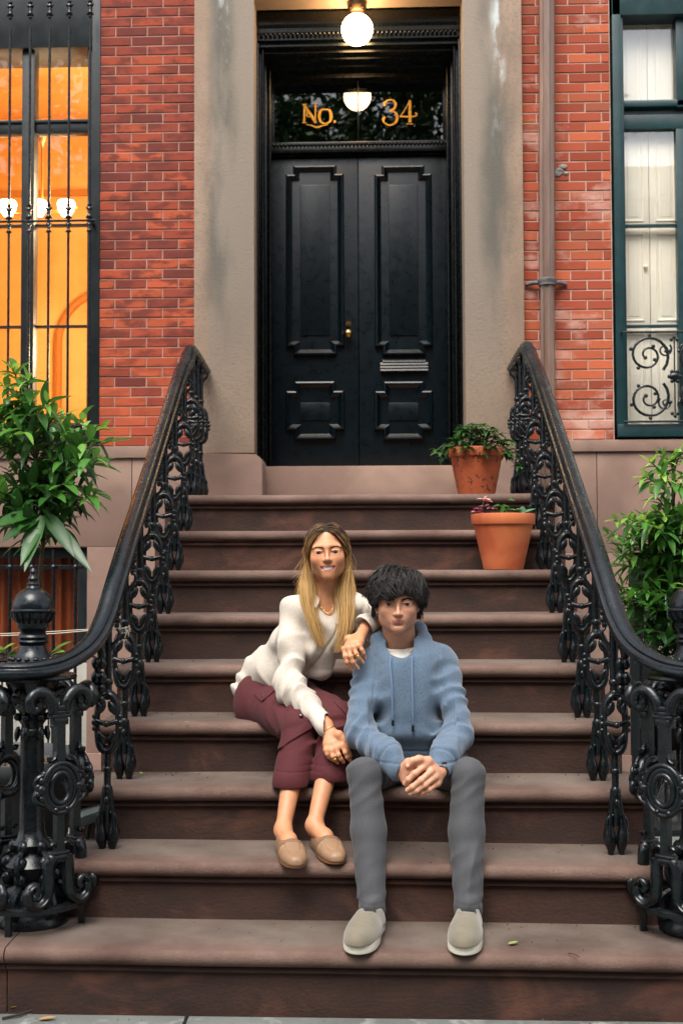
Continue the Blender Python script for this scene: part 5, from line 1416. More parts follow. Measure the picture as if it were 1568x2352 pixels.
# wavy dark hair
rh = random.Random(5); cen = np.array((0, .014, .030))
def m_keep(p): return not ((p[1] < -.045 and p[2] < .062) or (p[1] < .010 and p[2] < .012))
def m_stop(p):
    if p[1] < -.035 and abs(p[0]) < .066: return p[2] < .0175+.009*math.sin(p[0]*70+1)+(.014 if .020 < p[0] < .055 else 0)
    return p[1] < .02 and p[2] < -.004
cur = dome_hair(HM, rh, 4300, cen, (.0735, .092, .080), (.35, .10, 1), (.07, .15), (.007, .033), m_keep, m_stop, .5, .5, (.0006, .0012))
for s_ in (-1, 1):                                # locks by the ears and nape
    for i in range(200):
        p = np.array((s_*rh.uniform(.066, .080), rh.uniform(-.030, .065), rh.uniform(-.01, .035)))
        if p[1] < -.005 : p[2] = max(p[2], .004)
        pts = [HM.w(*p)]; v = np.array((s_*.25, rh.uniform(-.15, .25), -1.0)); Lk = rh.uniform(.03, .075) if p[1] > .018 else rh.uniform(.02, .032)
        wp = rh.uniform(0, 6)
        for k in range(8):
            v = v/np.linalg.norm(v); p = p+v*Lk/8; v = v+np.array((s_*.15*math.sin(k*.9+wp), .12*math.cos(k+wp), -.1)); pts.append(HM.w(*p))
        cur.append((pts, rh.uniform(.0006, .0012)))
def mcol(ci, t, p):
    b_ = (.010, .0085, .0075); f = 1+((ci*37) % 11)/11*1.3; return (b_[0]*f, b_[1]*f, b_[2]*f, 1)
hr = strands('hair', cur, M['hair'], man, mcol)
SC = Sdf(); SC.ell(HM.w(*cen), (.0775, .0965, .0845), .01, 'u', HM.R)
SC.ell(HM.w(0, -.075, -.03), (.075, .06, .090), .02, 's', HM.R); SC.ell(HM.w(0, -.02, -.10), (.085, .085, .095), .02, 's', HM.R)
o = sdf_obj('scalp_hair', SC, .003, mat('scalp_black', '0c0a09', .95), man, 1); o.parent = hr; o.matrix_parent_inverse = Matrix.Identity(4)
# ---------------------------------------------------------------- the woman
wom = thing('person', 'smiling woman in cream shirt and burgundy cropped trousers, hand on the young man', 'person', tuple(W(608, 1600, 1.1)))
SK2 = 'bd8560'
HW = Head(W(751, 1270, .87), .02, -.02, .05, 1.0)
pw = dict(cw=.0665, jw=.036, fw=.038, cj=.006, ck=.0355, br=.0082, chin=-.098, nose=-.031, mouth=-.0585, eo=.0057, smile=True, lip='b0605a', lw=.0315, lh=.0085, ll=.0150)
S2 = Sdf(); build_head(S2, HW, pw)
nb2 = W(748, 1384, .915)
S2.cone(HW.w(0, .012, -.050), nb2, .042, .046, .025); S2.cone(HW.w(0, .035, -.03), W(748, 1372, .95), .042, .050, .03)
pel2 = W(612, 1595, 1.12); che2 = W(712, 1462, .98)
S2.cone(pel2, che2, .08, .065, .04); S2.cone(che2, nb2-np.array((0, 0, .05)), .065, .045, .05); S2.cone(nb2, W(748, 1420, .925), .045, .04, .03)
s2L, s2R = W(672, 1406, .95), W(817, 1398, .90)
e2L, e2R = W(668, 1588, .80), W(893, 1440, .95)
w2L, w2R = W(751, 1664, .625), W(840, 1440, .725)
h2L, h2R = W(604, 1615, 1.10), W(672, 1612, 1.12); k2L, k2R = W(690, 1672, .70), W(780, 1652, .70); a2L, a2R = W(650, 1905, .485), W(722, 1895, .49)
for a, b_, c in ((s2L, e2L, w2L), (s2R, e2R, w2R)):
    S2.cone(nb2-np.array((0, 0, .05)), a, .04, .032, .03); S2.cone(a, b_, .032, .026, .02); S2.cone(b_, c, .025, .0215, .02)
for a, b_, c, rr in ((h2L, k2L, a2L, 1), (h2R, k2R, a2R, 1)):
    S2.cone(pel2, a, .07, .06, .03); S2.cone(a, b_, .055, .035, .02); mid_ = b_*.62+c*.38+np.array((0, .015, 0)); S2.cone(b_, mid_, .033, .042, .02); S2.cone(mid_, c, .040, .0255, .02)
    S2.ell(c+np.array((0, 0, .0)), (.0245, .027, .027), .015)
t2L, t2R = PZ(682, 1997, .383), PZ(775, 1988, .383); q2L, q2R = PZ(637, 1928, .383), PZ(708, 1920, .383)
for c, t_, q_ in ((a2L, t2L, q2L), (a2R, t2R, q2R)):
    ax_ = np.array(t_-q_); ax_[2] = 0; ax_ /= np.linalg.norm(ax_); q_ = np.array(q_)
    q_ = np.array(t_)-ax_*.280; ax_ = -ax_*-1; S2.cone(c, q_+ax_*.050+np.array((0, 0, .036)), .024, .024, .02); S2.cone(q_+ax_*.09+np.array((0, 0, .052)), q_+ax_*.17+np.array((0, 0, .030)), .026, .020, .02); S2.cone(c+np.array((0, 0, -.01)), q_+ax_*.10+np.array((0, 0, .052)), .024, .025, .02)
# hand resting on the young man's shoulder (her left)
def H2(x, y, Y): return W(x, y, Y)
mm = [H2(790, 1491, .600), H2(800, 1489, .592), H2(812, 1487, .590), H2(824.5, 1483, .598)]
ff = [[H2(792.5, 1508, .585), H2(797, 1521, .583), H2(808, 1537, .596)], [H2(805, 1508, .576), H2(810, 1521, .576), H2(821.5, 1534.5, .590)],
      [H2(818, 1502, .577), H2(823, 1511, .579), H2(832.5, 1521, .592)], [H2(831, 1493, .590), H2(834.5, 1500, .592), H2(838.5, 1509, .602)]]
tt = [H2(800, 1468, .66), H2(797, 1490, .665), H2(803, 1508, .66), H2(810, 1520, .655)]
b2 = np.array((-.15, -.93, .33))
w2Rw = W(834, 1449, .690)
hand(S2, w2Rw, mm, ff, tt, b2, (.0088, .0070), .0125); S2.cone(w2R, w2Rw, .0215, .020, .01)
# hand hanging over her knee (her right)
m3 = [H2(785.5, 1713, .560), H2(772, 1720, .552), H2(759, 1724, .553), H2(748.5, 1723, .560)]
f3 = [[H2(793, 1729, .548), H2(797, 1739, .550), H2(804, 1747, .560)], [H2(777.5, 1735, .540), H2(782, 1743, .544), H2(788, 1750, .554)],
      [H2(764.5, 1738, .542), H2(768.5, 1745, .546), H2(774, 1751.5, .556)], [H2(751.5, 1733, .552), H2(755, 1739, .556), H2(761, 1745, .566)]]
t3 = [H2(778, 1688, .575), H2(790, 1700, .570), H2(797, 1715, .565), H2(803, 1736, .566)]
b3 = np.array((-.25, -.85, .45))
hand(S2, w2L, m3, f3, t3, b3, (.0090, .0070), .0125)
body2 = sdf_obj('body', S2, .0025, M['skin'], wom, 1, head_cols(HW, pw, SK2))
bm = BM()
for f in ff[:]: nail(bm, f[-1], f[-2], b2, .0068)
for f in f3: nail(bm, f[-1], f[-2], b3, .0068)
nail(bm, t3[-1], t3[-2], (.7, -.7, .2), .0085)
obj('fingernails', bm, bpy.data.materials['nail'], body2, smooth=180)
def ringband(c, ax, r, w_=.0018, n=2):
    bm = BM(); ax = Vector(ax).normalized(); u = ax.orthogonal().normalized(); v = ax.cross(u)
    for k in range(n): tube(bm, [Vector(c)+ax*(k*.0032)+u*(r*math.cos(a))+v*(r*math.sin(a)) for a in [2*pi*i/24 for i in range(25)]], w_, 6)
    return bm
obj('ring', ringband((ff[2][0]*.6+ff[2][1]*.4), ff[2][1]-ff[2][0], .0092), M['brass'], body2, smooth=180)
obj('ring', ringband((f3[2][0]*.3+f3[2][1]*.7), f3[2][1]-f3[2][0], .0090, n=1), M['brass'], body2, smooth=180)
bm = BM(); c = Vector(w2L*.72+(m3[1]+m3[2])*.14); ax_ = Vector(m3[1]-w2L).normalized(); u = ax_.cross(Vector((0, -1, 0))).normalized(); v = ax_.cross(u)
tube(bm, [c+u*(.0275*math.cos(a))+v*(.0175*math.sin(a))+ax_*.006*math.cos(a) for a in [2*pi*i/30 for i in range(31)]], .0012, 5); obj('bracelet', bm, M['brass'], body2, smooth=180)
eyes(HW, body2, '2f1c12'); lashes(HW, body2, .0057, bpy.data.materials['lash']); brow(HW, body2, mat('brown_brow', '38261a', .7), random.Random(8), 90, .65)
bm = BM(); rows = [[], []]
for i in range(13):
    x = -.0225+.045*i/12; y = -.0895+.0135*(abs(x)/.0225)**2; z = pw['mouth']+.0070*(abs(x)/.0265)**2
    rows[0].append(Vector(HW.w(x, y, z+.0056))); rows[1].append(Vector(HW.w(x, y+.001, z-.0068)))
loft(bm, rows, close_u=False, cap=False); obj('teeth', bm, M['teeth'], body2, smooth=180)
for s in (-1, 1):
    bm = BM(); c = Vector(HW.w(s*.074, -.004, -.042)); tube(bm, [c+Vector((.001*math.sin(a), .007*math.cos(a), .007*math.sin(a))) for a in [2*pi*i/16 for i in range(17)]], .0018, 6)
    obj('earring', bm, M['brass'], body2, smooth=180)
bm = BM(); tube(bm, catmull([W(722, 1372, .895), W(735, 1392, .855), W(754, 1409, .838), W(766, 1392, .85), W(775, 1368, .885)], 6), .0009, 5); obj('necklace', bm, M['brass'], body2, smooth=180)
# cream linen shirt
M['linen'] = mat('cream_linen', 'b7ac9f', .85, 'c4bbae', 120, 5, (.35, .7), bump=.0006, bscale=350, sheen=.15)
SB = Sdf()
SB.cone(W(640, 1540, 1.06), W(700, 1470, .99), .100, .105, .05, flat=((.2, 1, 0), .85)); SB.cone(W(700, 1470, .985), W(742, 1420, .94), .105, .095, .05, flat=((.2, 1, 0), .80))
SB.cone(s2L+np.array((.02, 0, -.01)), s2R+np.array((-.02, 0, -.01)), .050, .050, .05); SB.cone(s2L+np.array((.012, 0, .0)), W(712, 1374, .94), .050, .034, .04); SB.cone(s2R+np.array((-.012, 0, .0)), W(788, 1370, .93), .048, .034, .04); SB.cone(W(744, 1415, .94), W(748, 1378, .93), .07, .052, .05)
SB.ell(W(715, 1478, .93), (.055, .05, .055), .04); SB.ell(W(765, 1462, .89), (.052, .05, .055), .04)
# front hem hanging forward, and the tail behind
SB.cone(W(735, 1500, .93), W(735, 1538, .93), .062, .040, .04, flat=((.2, 1, 0), .7)); SB.cone(W(690, 1540, .96), W(735, 1552, .94), .035, .012, .03)
tail = [W(622, 1510, 1.12), W(590, 1545, 1.16), W(563, 1575, 1.17), W(552, 1600, 1.16), W(556, 1620, 1.14)]
for a, b_ in zip(tail, tail[1:]): SB.cone(a, b_, .040, .030, .03, flat=((.75, .2, .6), .30))
SB.cone(W(640, 1520, 1.10), W(600, 1550, 1.16), .06, .05, .05)
for a, b_, c, r0, r1, r2 in ((s2L, e2L, w2L, .050, .052, .036), (s2R, e2R, w2R, .048, .046, .038)):
    SB.cone(a, b_, r0, r1, .03); f_ = b_+(c-b_)*.58; SB.cone(b_, f_, r1, .043, .02); SB.cone(f_, b_+(c-b_)*.72, .040, .031, .012)
cd1 = (w2L-e2L)/np.linalg.norm(w2L-e2L); cd2 = (w2R-e2R)/np.linalg.norm(w2R-e2R)
SB.cone(e2L+(w2L-e2L)*.72, w2L+cd1*.004, .031, .041, .006); SB.cone(w2L-cd1*.035, w2L+cd1*.03, .0235, .042, .002, 's')
SB.cone(e2R+(w2R-e2R)*.55, w2R+cd2*.012, .034, .040, .006); SB.cone(w2R-cd2*.012, w2R+cd2*.04, .026, .042, .002, 's')
# neck and open placket
SB.cone(HW.w(0, .01, -.07), nb2+np.array((0, .005, .0)), .050, .053, .006, 's')
SB.cone(W(748, 1368, .87), W(763, 1440, .82), .040, .006, .006, 's')
pl0, pl1 = W(768, 1440, .86), W(700, 1545, .93)
def sh_disp(Pq, d):
    o = limb_folds(Pq, s2L, e2L, .016, 3.0, 51, .35, 1.1, 1.3, 1.5) + limb_folds(Pq, e2L, w2L, .020, 4.5, 52, -.1, .70, 1.2, 1.4)
    o = o+limb_folds(Pq, s2R, e2R, .015, 3.6, 53, .0, 1.0, 1.3, 1.5) + limb_folds(Pq, e2R, w2R, .012, 4, 54, .0, .6, 1.2, 1)
    q = Pq-pl0; ax = (pl1-pl0)/np.linalg.norm(pl1-pl0); t = q@ax; r = q-np.outer(t, ax); rx = r[:, 0]*.8+r[:, 2]*.55
    tor = 1-ss(Pq[:, 1], .96, 1.04)
    o = o+tor*.0045*np.exp(-(rx/.0022)**2)*(t > -.02)*(t < .22)
    o = o+tor*.010*np.sin(Pq@np.array((26., 0, 34.))+2.5*wav(Pq, 9, 60))*ss(-Pq[:, 2], -1.30, -1.16)*.8
    o = o+.005*np.sin((Pq-W(800, 1400, .9))@np.array((38., 10., 42.))+2*wav(Pq, 12, 61))*ss(Pq[:, 2], 1.04, 1.14)*.7
    o = o - .0115*crease(Pq, 11, 310, .20, (1, 1, .7)) - .0065*crease(Pq, 19, 311, .20)
    return (o+.0020*wav(Pq, 26, 62)).astype(np.float32)
SB.disp = sh_disp
shirt = sdf_obj('shirt', SB, .003, M['linen'], wom, 1)
# collar leaves: thin bent cloth
def cloth(name, grid, th, m, parent):
    bm = BM(); R0 = [[bm.verts.new(p) for p in r] for r in grid]
    for a, b_ in zip(R0, R0[1:]):
        for i in range(len(a)-1): bm.faces.new((a[i], a[i+1], b_[i+1], b_[i]))
    bmesh.ops.recalc_face_normals(bm, faces=bm.faces)
    o = obj(name, bm, m, parent, smooth=180); md = o.modifiers.new('t', 'SOLIDIFY'); md.thickness = th; md.offset = 0
    sb = o.modifiers.new('s', 'SUBSURF'); sb.levels = sb.render_levels = 2
    return o
def Wg(rows): return [[W(*q) for q in r] for r in rows]
cloth('collar', Wg([[(722, 1340, .955), (712, 1350, .93), (712, 1356, .895), (722, 1362, .87), (736, 1374, .85)], [(716, 1338, .965), (699, 1352, .935), (697, 1362, .89), (711, 1374, .86), (731, 1390, .838)],
    [(710, 1345, .972), (688, 1368, .94), (684, 1379, .895), (699, 1385, .862), (727, 1401, .835)]]), .0025, M['linen'], shirt)
cloth('collar', Wg([[(776, 1340, .95), (786, 1350, .92), (786, 1362, .88), (780, 1385, .855), (768, 1412, .838)], [(783, 1340, .96), (797, 1354, .92), (798, 1372, .88), (788, 1400, .85), (770, 1428, .832)],
    [(789, 1346, .965), (806, 1366, .92), (808, 1385, .88), (795, 1412, .85), (772, 1444, .829)]]), .0025, M['linen'], shirt)
bm = BM()
for q in ((862, 1424, .715),): tube(bm, [Vector(W(*q)), Vector(W(*q))+Vector((0, -.003, 0))], .0048, 12)
obj('cuff_button', bm, mat('horn_button', '8d7f70', .4), shirt, smooth=40)
# burgundy cargo trousers
M['burg'] = mat('burgundy_twill', '3f0a10', .85, '4d0f16', 240, 4, (.35, .7), bump=.0006, bscale=420, sheen=.02)
SP = Sdf()
SP.cone(W(612, 1600, 1.12), W(655, 1560, 1.07), .115, .085, .05); SP.cone(W(598, 1622, 1.10), W(660, 1615, 1.12), .105, .105, .04)
for a, b_, c, hx in ((h2L, k2L, W(669, 1800, .600), 1), (h2R, k2R, W(756, 1784, .615), 1)):
    SP.cone(a, b_, .096, .066, .012); SP.ell(b_+np.array((0, -.004, .004)), (.062, .058, .060), .01); SP.cone(b_, c, .064, .068, .006)
hmL, hmR = W(669, 1806, .60), W(756, 1791, .615)
SP.plane((0, 0, -1), -hmL[2], .002, (hmL-np.array((0, 0, .08)), .12)); SP.plane((0, 0, -1), -hmR[2], .002, (hmR-np.array((0, 0, .08)), .11))
def bt_disp(Pq, d):
    o = limb_folds(Pq, h2L, k2L, .012, 5, 71, .3, .95, 1.2, 1.5)+limb_folds(Pq, k2L, hmL, .012, 2.6, 72, .05, .55, 1.3, 2.0)
    o = o+limb_folds(Pq, h2R, k2R, .012, 5, 73, .3, .95, 1.2, 1.5)+limb_folds(Pq, k2R, hmR, .012, 2.6, 74, .05, .55, 1.3, 2.0)
    for hm_ in (hmL, hmR): o = o+.002*np.exp(-((Pq[:, 2]-hm_[2]-.055)/.002)**2)*(np.sqrt(((Pq-hm_)**2).sum(1)) < .13)
    return (o+.0020*wav(Pq, 24, 75) - .0095*crease(Pq, 10, 320, .19, (1, 1, .6)) - .005*crease(Pq, 19, 321, .2)).astype(np.float32)
SP.disp = bt_disp
trz = sdf_obj('trousers', SP, .0032, M['burg'], wom, 1)
from mathutils.bvhtree import BVHTree
def project(o, pts):             # lay picture-side points on the surface of a garment
    bm_ = BM(); bm_.from_mesh(o.data); tr = BVHTree.FromBMesh(bm_); bm_.free(); out = []
    inv = o.matrix_world.inverted() if o.parent is None else Matrix.Identity(4)
    for x, y in pts:
        d = ray(x, y); h = tr.ray_cast(CAM, d); out.append((h[0], h[1]) if h[0] else (None, None))
    return out
def patch(name, quad, o, m, lift=.004, n=8):
    g = []
    for i in range(n+1):
        r = []
        for j in range(n+1):
            u, v = i/n, j/n; a = [quad[0][k]*(1-u)+quad[1][k]*u for k in (0, 1)]; b_ = [quad[3][k]*(1-u)+quad[2][k]*u for k in (0, 1)]
            p, nn = project(o, [(a[0]*(1-v)+b_[0]*v, a[1]*(1-v)+b_[1]*v)])[0]
            if p is None: p = Vector(r[-1] if r else (g[-1][j] if g else W(*quad[0], .8))); nn = Vector((0, -1, 0)); r.append(p); continue
            r.append(p+nn*lift)
        g.append(r)
    return cloth(name, g, .003, m, o)
patch('pocket_flap', [(583, 1597), (614, 1574), (640, 1580), (602, 1614)], trz, M['burg'])
patch('pocket_flap', [(631, 1740), (700, 1660), (722, 1668), (640, 1722)][::1], trz, M['burg'], .006)
patch('pocket_flap', [(766, 1612), (772, 1609), (806, 1640), (803, 1652)], trz, M['burg'])
bm = BM()
for x, y in ((605, 1600), (691, 1645), (632, 1702), (801, 1643)):
    p, n_ = project(trz, [(x, y)])[0]
    if p: ball(bm, p+n_*.005, .0085, (1, 1, .5), 14, 8, n_.to_track_quat('Z', 'Y').to_matrix())
obj('snap_button', bm, mat('plum_button', '300a12', .3, coat=.4), trz, smooth=180)
# loafers
def loafer(toe, heel, parent):
    wid = .088; ring, outline, ax, sd, L, z0 = loft_shoe('l', toe, heel, wid, parent, 0); toe = Vector(toe); up = Vector((0, 0, 1))
    bm = BM(); loft(bm, [ring(z0+.001, -.003), ring(z0+.003, 0), ring(z0+.009, .0005), ring(z0+.010, -.006)])
    for i in range(1): 
        h0 = [p for p in ring(z0-.002, -.004) if (Vector(p)-toe).dot(ax) > L*.76]
    bmesh.ops.recalc_face_normals(bm, faces=bm.faces)
    so_ = obj('sole', bm, mat('tan_leather_edge', '7a5238', .5), parent, smooth=40)
    def at(t, u, h): return np.array(toe+ax*(t*L)+sd*u+up*(z0+h-toe.z))
    S_ = Sdf()
    for i in range(15):
        t = .06+.90*i/14; hw = outline(t)-.003; top = .030+.030*ss(np.array(t), .12, .50)+.006*ss(np.array(t), .6, .9); rr = min(hw, top*.62)
        S_.cone(at(t, -(hw-rr*.9), .010+rr*.5), at(t, hw-rr*.9, .010+rr*.5), rr*.9, rr*.9, .018); S_.cone(at(t, 0, .015), at(t, 0, max(.02, top-rr*.7)), rr*.8, rr*.66, .02)
    S_.cone(at(.60, 0, .070), at(.88, 0, .052), .0255, .0225, .004, 's'); pv = np.array(up)*1.0+np.array(ax)*(.012/(.45*L)); S_.plane(pv, float(np.array(at(.52, 0, .062))@(pv/np.linalg.norm(pv))), .004, (at(.80, 0, .095), .10))
    S_.plane((0, 0, -1), -(z0+.008), .002, (at(.5, 0, 0), .2))
    def dsp(Pq, d):
        q = Pq-np.array(toe); t = (q@np.array(ax))/L; u = q@np.array(sd); z = Pq[:, 2]-z0
        e = np.abs(np.sqrt((u/.027)**2+((t-.40)/.27)**2)-1)*.03; o = .0022*np.exp(-(e/.0016)**2)*(t < .42)*(z > .02)
        o = o-.0020*((np.abs(t-.42+.02*(u/.03)**2) < .045))*(z > .018)
        return o
    S_.disp = dsp
    u_ = sdf_obj('shoe_upper', S_, .0023, mat('beige_leather', '8c6d52', .5, '80634a', 10, bump=.0003, bscale=300), parent, 1)
    return u_
def strap(up_, toe, heel):
    toe, heel = Vector(toe), Vector(heel); ax = (heel-toe); L = ax.length; ax.normalize(); sd = Vector((-ax.y, ax.x, 0)); bm_ = BM(); bm_.from_mesh(up_.data); tr = BVHTree.FromBMesh(bm_); bm_.free()
    for t0, t1, nm, lift in ((.375, .46, 'strap', .0016),):
        g = []
        for i in range(5):
            t = t0+(t1-t0)*i/4; r = []
            for j in range(13):
                a = -1.25+2.5*j/12; o_ = toe+ax*(t*L)+Vector((0, 0, .012)); d = (sd*math.sin(a)+Vector((0, 0, 1))*math.cos(a)).normalized(); h = tr.ray_cast(o_+d*.12, -d)
                r.append((h[0] if h[0] else o_+d*.03)+d*lift)
            g.append(r)
        cloth(nm, g, .0022, M['strap'], up_)
M['strap'] = mat('loafer_strap', '785b43', .5)
for a, b_ in (shoe_line(t2L, q2L, .280), shoe_line(t2R, q2R, .280)): strap(loafer(a, b_, wom), a, b_)
# long centre-parted hair
rw_ = random.Random(12); cen2 = np.array((0, .016, .030)); cur = []
def wkeep(p): return not ((p[1] < -.052 and p[2] < .080) or (p[1] < .0 and p[2] < .020))
def lock(p0, side, back, L, front):
    """root on the scalp, over the dome to the side, then straight down"""
    pts = [np.array(p0)]; p = np.array(p0, float); g = rw_.uniform(.004, .015)
    tgt = np.array((side*(.079+rw_.uniform(0, .012)), back, -.035))
    n1 = 9
    for k in range(1, n1+1):
        t = k/n1; q = p*(1-t)+tgt*t; r = (q-cen2)/np.array((.0725, .092, .080)); l = np.linalg.norm(r)
        if q[2] > -.02: q = cen2+r/l*(np.array((.0725, .092, .080))+g*min(1, t*2+.3))*(1 if l < 1.02 else min(l, 1.10))
        pts.append(q)
    return [HW.w(*q) for q in pts]
for i in range(2300):
    side = -1 if rw_.random() < .5 else 1
    while True:
        u = np.array([abs(rw_.gauss(0, .8 if rw_.random() < .62 else .10))*side, rw_.gauss(.1, .9), rw_.gauss(.35, .8)]); u /= np.linalg.norm(u)
        p0 = cen2+u*np.array((.0715, .091, .079))
        if wkeep(p0) and u[2] > -.2: break
    fr_ = rw_.random()
    back = rw_.uniform(-.018, .075) if p0[1] < .03 else rw_.uniform(.02, .09)
    pts = lock(p0, side, back, 0, 0); e = np.array(pts[-1]); wv = rw_.uniform(0, 6); c_ = i % 7
    # fall: front locks lie on the chest, back ones go behind the shoulders
    if side < 0:
        if back < .035: path = [(703, 1352, .865), (712, 1400, .845), (722, 1440, .835), (733, 1478, .835), (737, 1488, .84)]; sp = 17
        else: path = [(700, 1350, .97), (694, 1375, 1.02), (690, 1400, 1.05)]; sp = 14
    else:
        if back < .045: path = [(791, 1350, .875), (795, 1400, .845), (793, 1445, .825), (782, 1480, .825), (772, 1503, .83)]; sp = 19
        else: path = [(798, 1350, .95), (806, 1385, .98), (810, 1415, 1.0)]; sp = 14
    ox, oy, cut = rw_.gauss(0, sp*.46), rw_.gauss(0, .012), 1-.42*rw_.random()**1.6 if len(path) > 3 else rw_.uniform(.6, 1)
    tp = []
    for k, (x, y, Y) in enumerate(path):
        f = 1-.55*k/(len(path)-1)
        tp.append(W(x+ox*f+3.6*math.sin(wv*.35+k*1.5+c_*.5), y, Y+oy-(.012 if abs(ox) < sp*.3 else 0)))
    allp = catmull([Vector(q) for q in pts[::2]]+[Vector(q) for q in tp], 4); allp = allp[:max(10, int(len(allp)*cut))]
    cur.append((allp, rw_.uniform(.0005, .0010)))
for i in range(45):                             # flyaways
    side = -1 if i % 3 else 1; p = np.array(HW.w(side*.08, .03, -.02+rw_.uniform(-.03, .05)))
    pts = [Vector(p)]; v = Vector((side*rw_.uniform(.0, .55), rw_.uniform(-.2, .4), -1)).normalized()
    for k in range(8): p = Vector(pts[-1])+v*.012; v = (v+Vector((rw_.uniform(-.25, .25), 0, rw_.uniform(-.25, .15)))).normalized(); pts.append(p)
    cur.append((pts, .00022))
dk, mdc, lt = np.array(lin('2c1c11')[:3]), np.array(lin('8a6238')[:3]), np.array(lin('cfa76b')[:3])
def wcol(ci, t, p):
    h = (ci*7919 % 97)/97; z = HW.loc(np.array([p]))[0]; dep = np.clip((.075-z[2])/.16, 0, 1)+(h-.5)*.75
    c = dk+(mdc-dk)*np.clip(dep*2, 0, 1)+(lt-mdc)*np.clip(dep*1.7-.55, 0, 1)
    if h > .86 and z[1] < .03: c = c*.4+lt*.6
    return (c[0], c[1], c[2], 1)
hr2 = strands('hair', cur, M['hair'], wom, wcol)
SC = Sdf(); SC.ell(HW.w(*cen2), (.0735, .093, .081), .01, 'u', HW.R); SC.cone(HW.w(0, .06, .0), HW.w(0, .075, -.13), .060, .055, .03)
SC.ell(HW.w(0, -.085, -.025), (.066, .060, .105), .02, 's', HW.R); SC.ell(HW.w(0, -.04, -.09), (.064, .065, .085), .02, 's', HW.R)
o = sdf_obj('scalp_hair', SC, .003, mat('scalp_brown', '1c120b', .95), wom, 1); o.parent = hr2; o.matrix_parent_inverse = Matrix.Identity(4)
# ================================================================ plants and pots
def leaf_mesh(base, d, up, L, Wd, fold=.25, droop=.35, n=5):
    """one lanceolate leaf folded along its midrib; returns verts, quads"""
    d = Vector(d).normalized(); s = d.cross(Vector(up))
    if s.length < 1e-4: s = Vector((1, 0, 0))
    s.normalize(); u = s.cross(d).normalized(); V = []; F = []
    for i in range(n+1):
        t = i/n; w_ = Wd*.5*(math.sin(pi*min(1, t*.94+.06)**.85))**.9*(1 if i < n else 0)+.0004
        c = Vector(base)+d*(L*t)+Vector((0, 0, -1))*(droop*L*t*t); k = fold*w_*2
        V += [c-s*w_+u*k, c, c+s*w_+u*k]
    for i in range(n):
        a = 3*i; F += [(a, a+1, a+4, a+3), (a+1, a+2, a+5, a+4)]
    return V, F
def leaf_mat(name, a, b_, c, rough=.35):
    m, t, b = NT(name); N = t.nodes.new; L = t.links.new
    at = N('ShaderNodeAttribute'); at.attribute_name = 'Col'; L(at.outputs['Color'], b.inputs['Base Color']); b.inputs['Roughness'].default_value = rough
    tl = N('ShaderNodeBsdfTranslucent'); mx = N('ShaderNodeMixShader'); mx.inputs[0].default_value = .28; hs_ = N('ShaderNodeHueSaturation'); hs_.inputs['Value'].default_value = 1.5; hs_.inputs['Hue'].default_value = .485
    L(at.outputs['Color'], hs_.inputs['Color']); L(hs_.outputs[0], tl.inputs[0]); o = [n for n in t.nodes if n.type == 'OUTPUT_MATERIAL'][0]
    L(b.outputs[0], mx.inputs[1]); L(tl.outputs[0], mx.inputs[2]); L(mx.outputs[0], o.inputs[0]); return m
M['leaf'] = leaf_mat('glossy_leaf', 0, 0, 0)
def foliage(name, leaves, parent, smooth=True):
    V = []; F = []; Cc = []
    for (b_, d, up, L, Wd, col, fold, droop) in leaves:
        v, f = leaf_mesh(b_, d, up, L, Wd, fold, droop); k = len(V); V += [tuple(q) for q in v]; F += [tuple(i+k for i in q) for q in f]
        for i in range(len(v)):
            m_ = 1.22 if i % 3 == 1 else 1; Cc.append((col[0]*m_, col[1]*m_, col[2]*m_, 1))
    me = bpy.data.meshes.new(name); me.from_pydata(V, [], F); o = obj(name, me, M['leaf'], parent, smooth=180); setcol(me, Cc); return o
rp_ = random.Random(21)
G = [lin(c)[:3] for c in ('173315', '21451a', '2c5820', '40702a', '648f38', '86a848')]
def tw(p0, p1, sag, rnd): 
    p0, p1 = Vector(p0), Vector(p1); m = (p0+p1)/2+Vector((rnd.uniform(-.03, .03), rnd.uniform(-.03, .03), sag)); return catmull([p0, m, p1], 5)
def shrub(parent, trunk_pts, tips, L, Wd, nleaf, whorl, young):
    leaves = []; bm = BM()
    tr = catmull([Vector(q) for q in trunk_pts], 6); tube(bm, tr, [.010-.005*i/len(tr) for i in range(len(tr))], 7)
    for tip in tips:
        tip = Vector(tip); j = min(range(len(tr)), key=lambda i: (tr[i]-tip).length+.25*max(0, tr[i].z-tip.z+.1)*4); p = tw(tr[j], tip, .02, rp_)
        tube(bm, p, [.0042-.003*i/len(p) for i in range(len(p))], 5)
        n = nleaf+rp_.randint(-2, 2)
        for k in range(n):
            t = .30+.70*k/max(1, n-1); i = min(int(t*(len(p)-1)), len(p)-2); q = p[i].lerp(p[i+1], t*(len(p)-1)-i) if t < 1 else p[-1]
            ax = (p[i+1]-p[i]).normalized(); a = k*2.4+rp_.uniform(-.4, .4); o1 = ax.orthogonal().normalized(); o2 = ax.cross(o1)
            out = o1*math.cos(a)+o2*math.sin(a); d = (out*.9+ax*(.35+.8*(t > .85))+Vector((0, -.12, .22))).normalized()
            y = young(tip, t); cidx = min(5, max(0, int(rp_.gauss(y, .7)))); sz = rp_.uniform(.65, 1.15)*(.75 if cidx > 3 else 1)
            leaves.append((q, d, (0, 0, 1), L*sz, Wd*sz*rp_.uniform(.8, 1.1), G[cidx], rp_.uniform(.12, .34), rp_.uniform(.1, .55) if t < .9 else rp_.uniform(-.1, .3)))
    obj('stems', bm, mat('green_bark', '3a3a1e', .7, '4e4426', 20), parent, smooth=60)
    return leaves
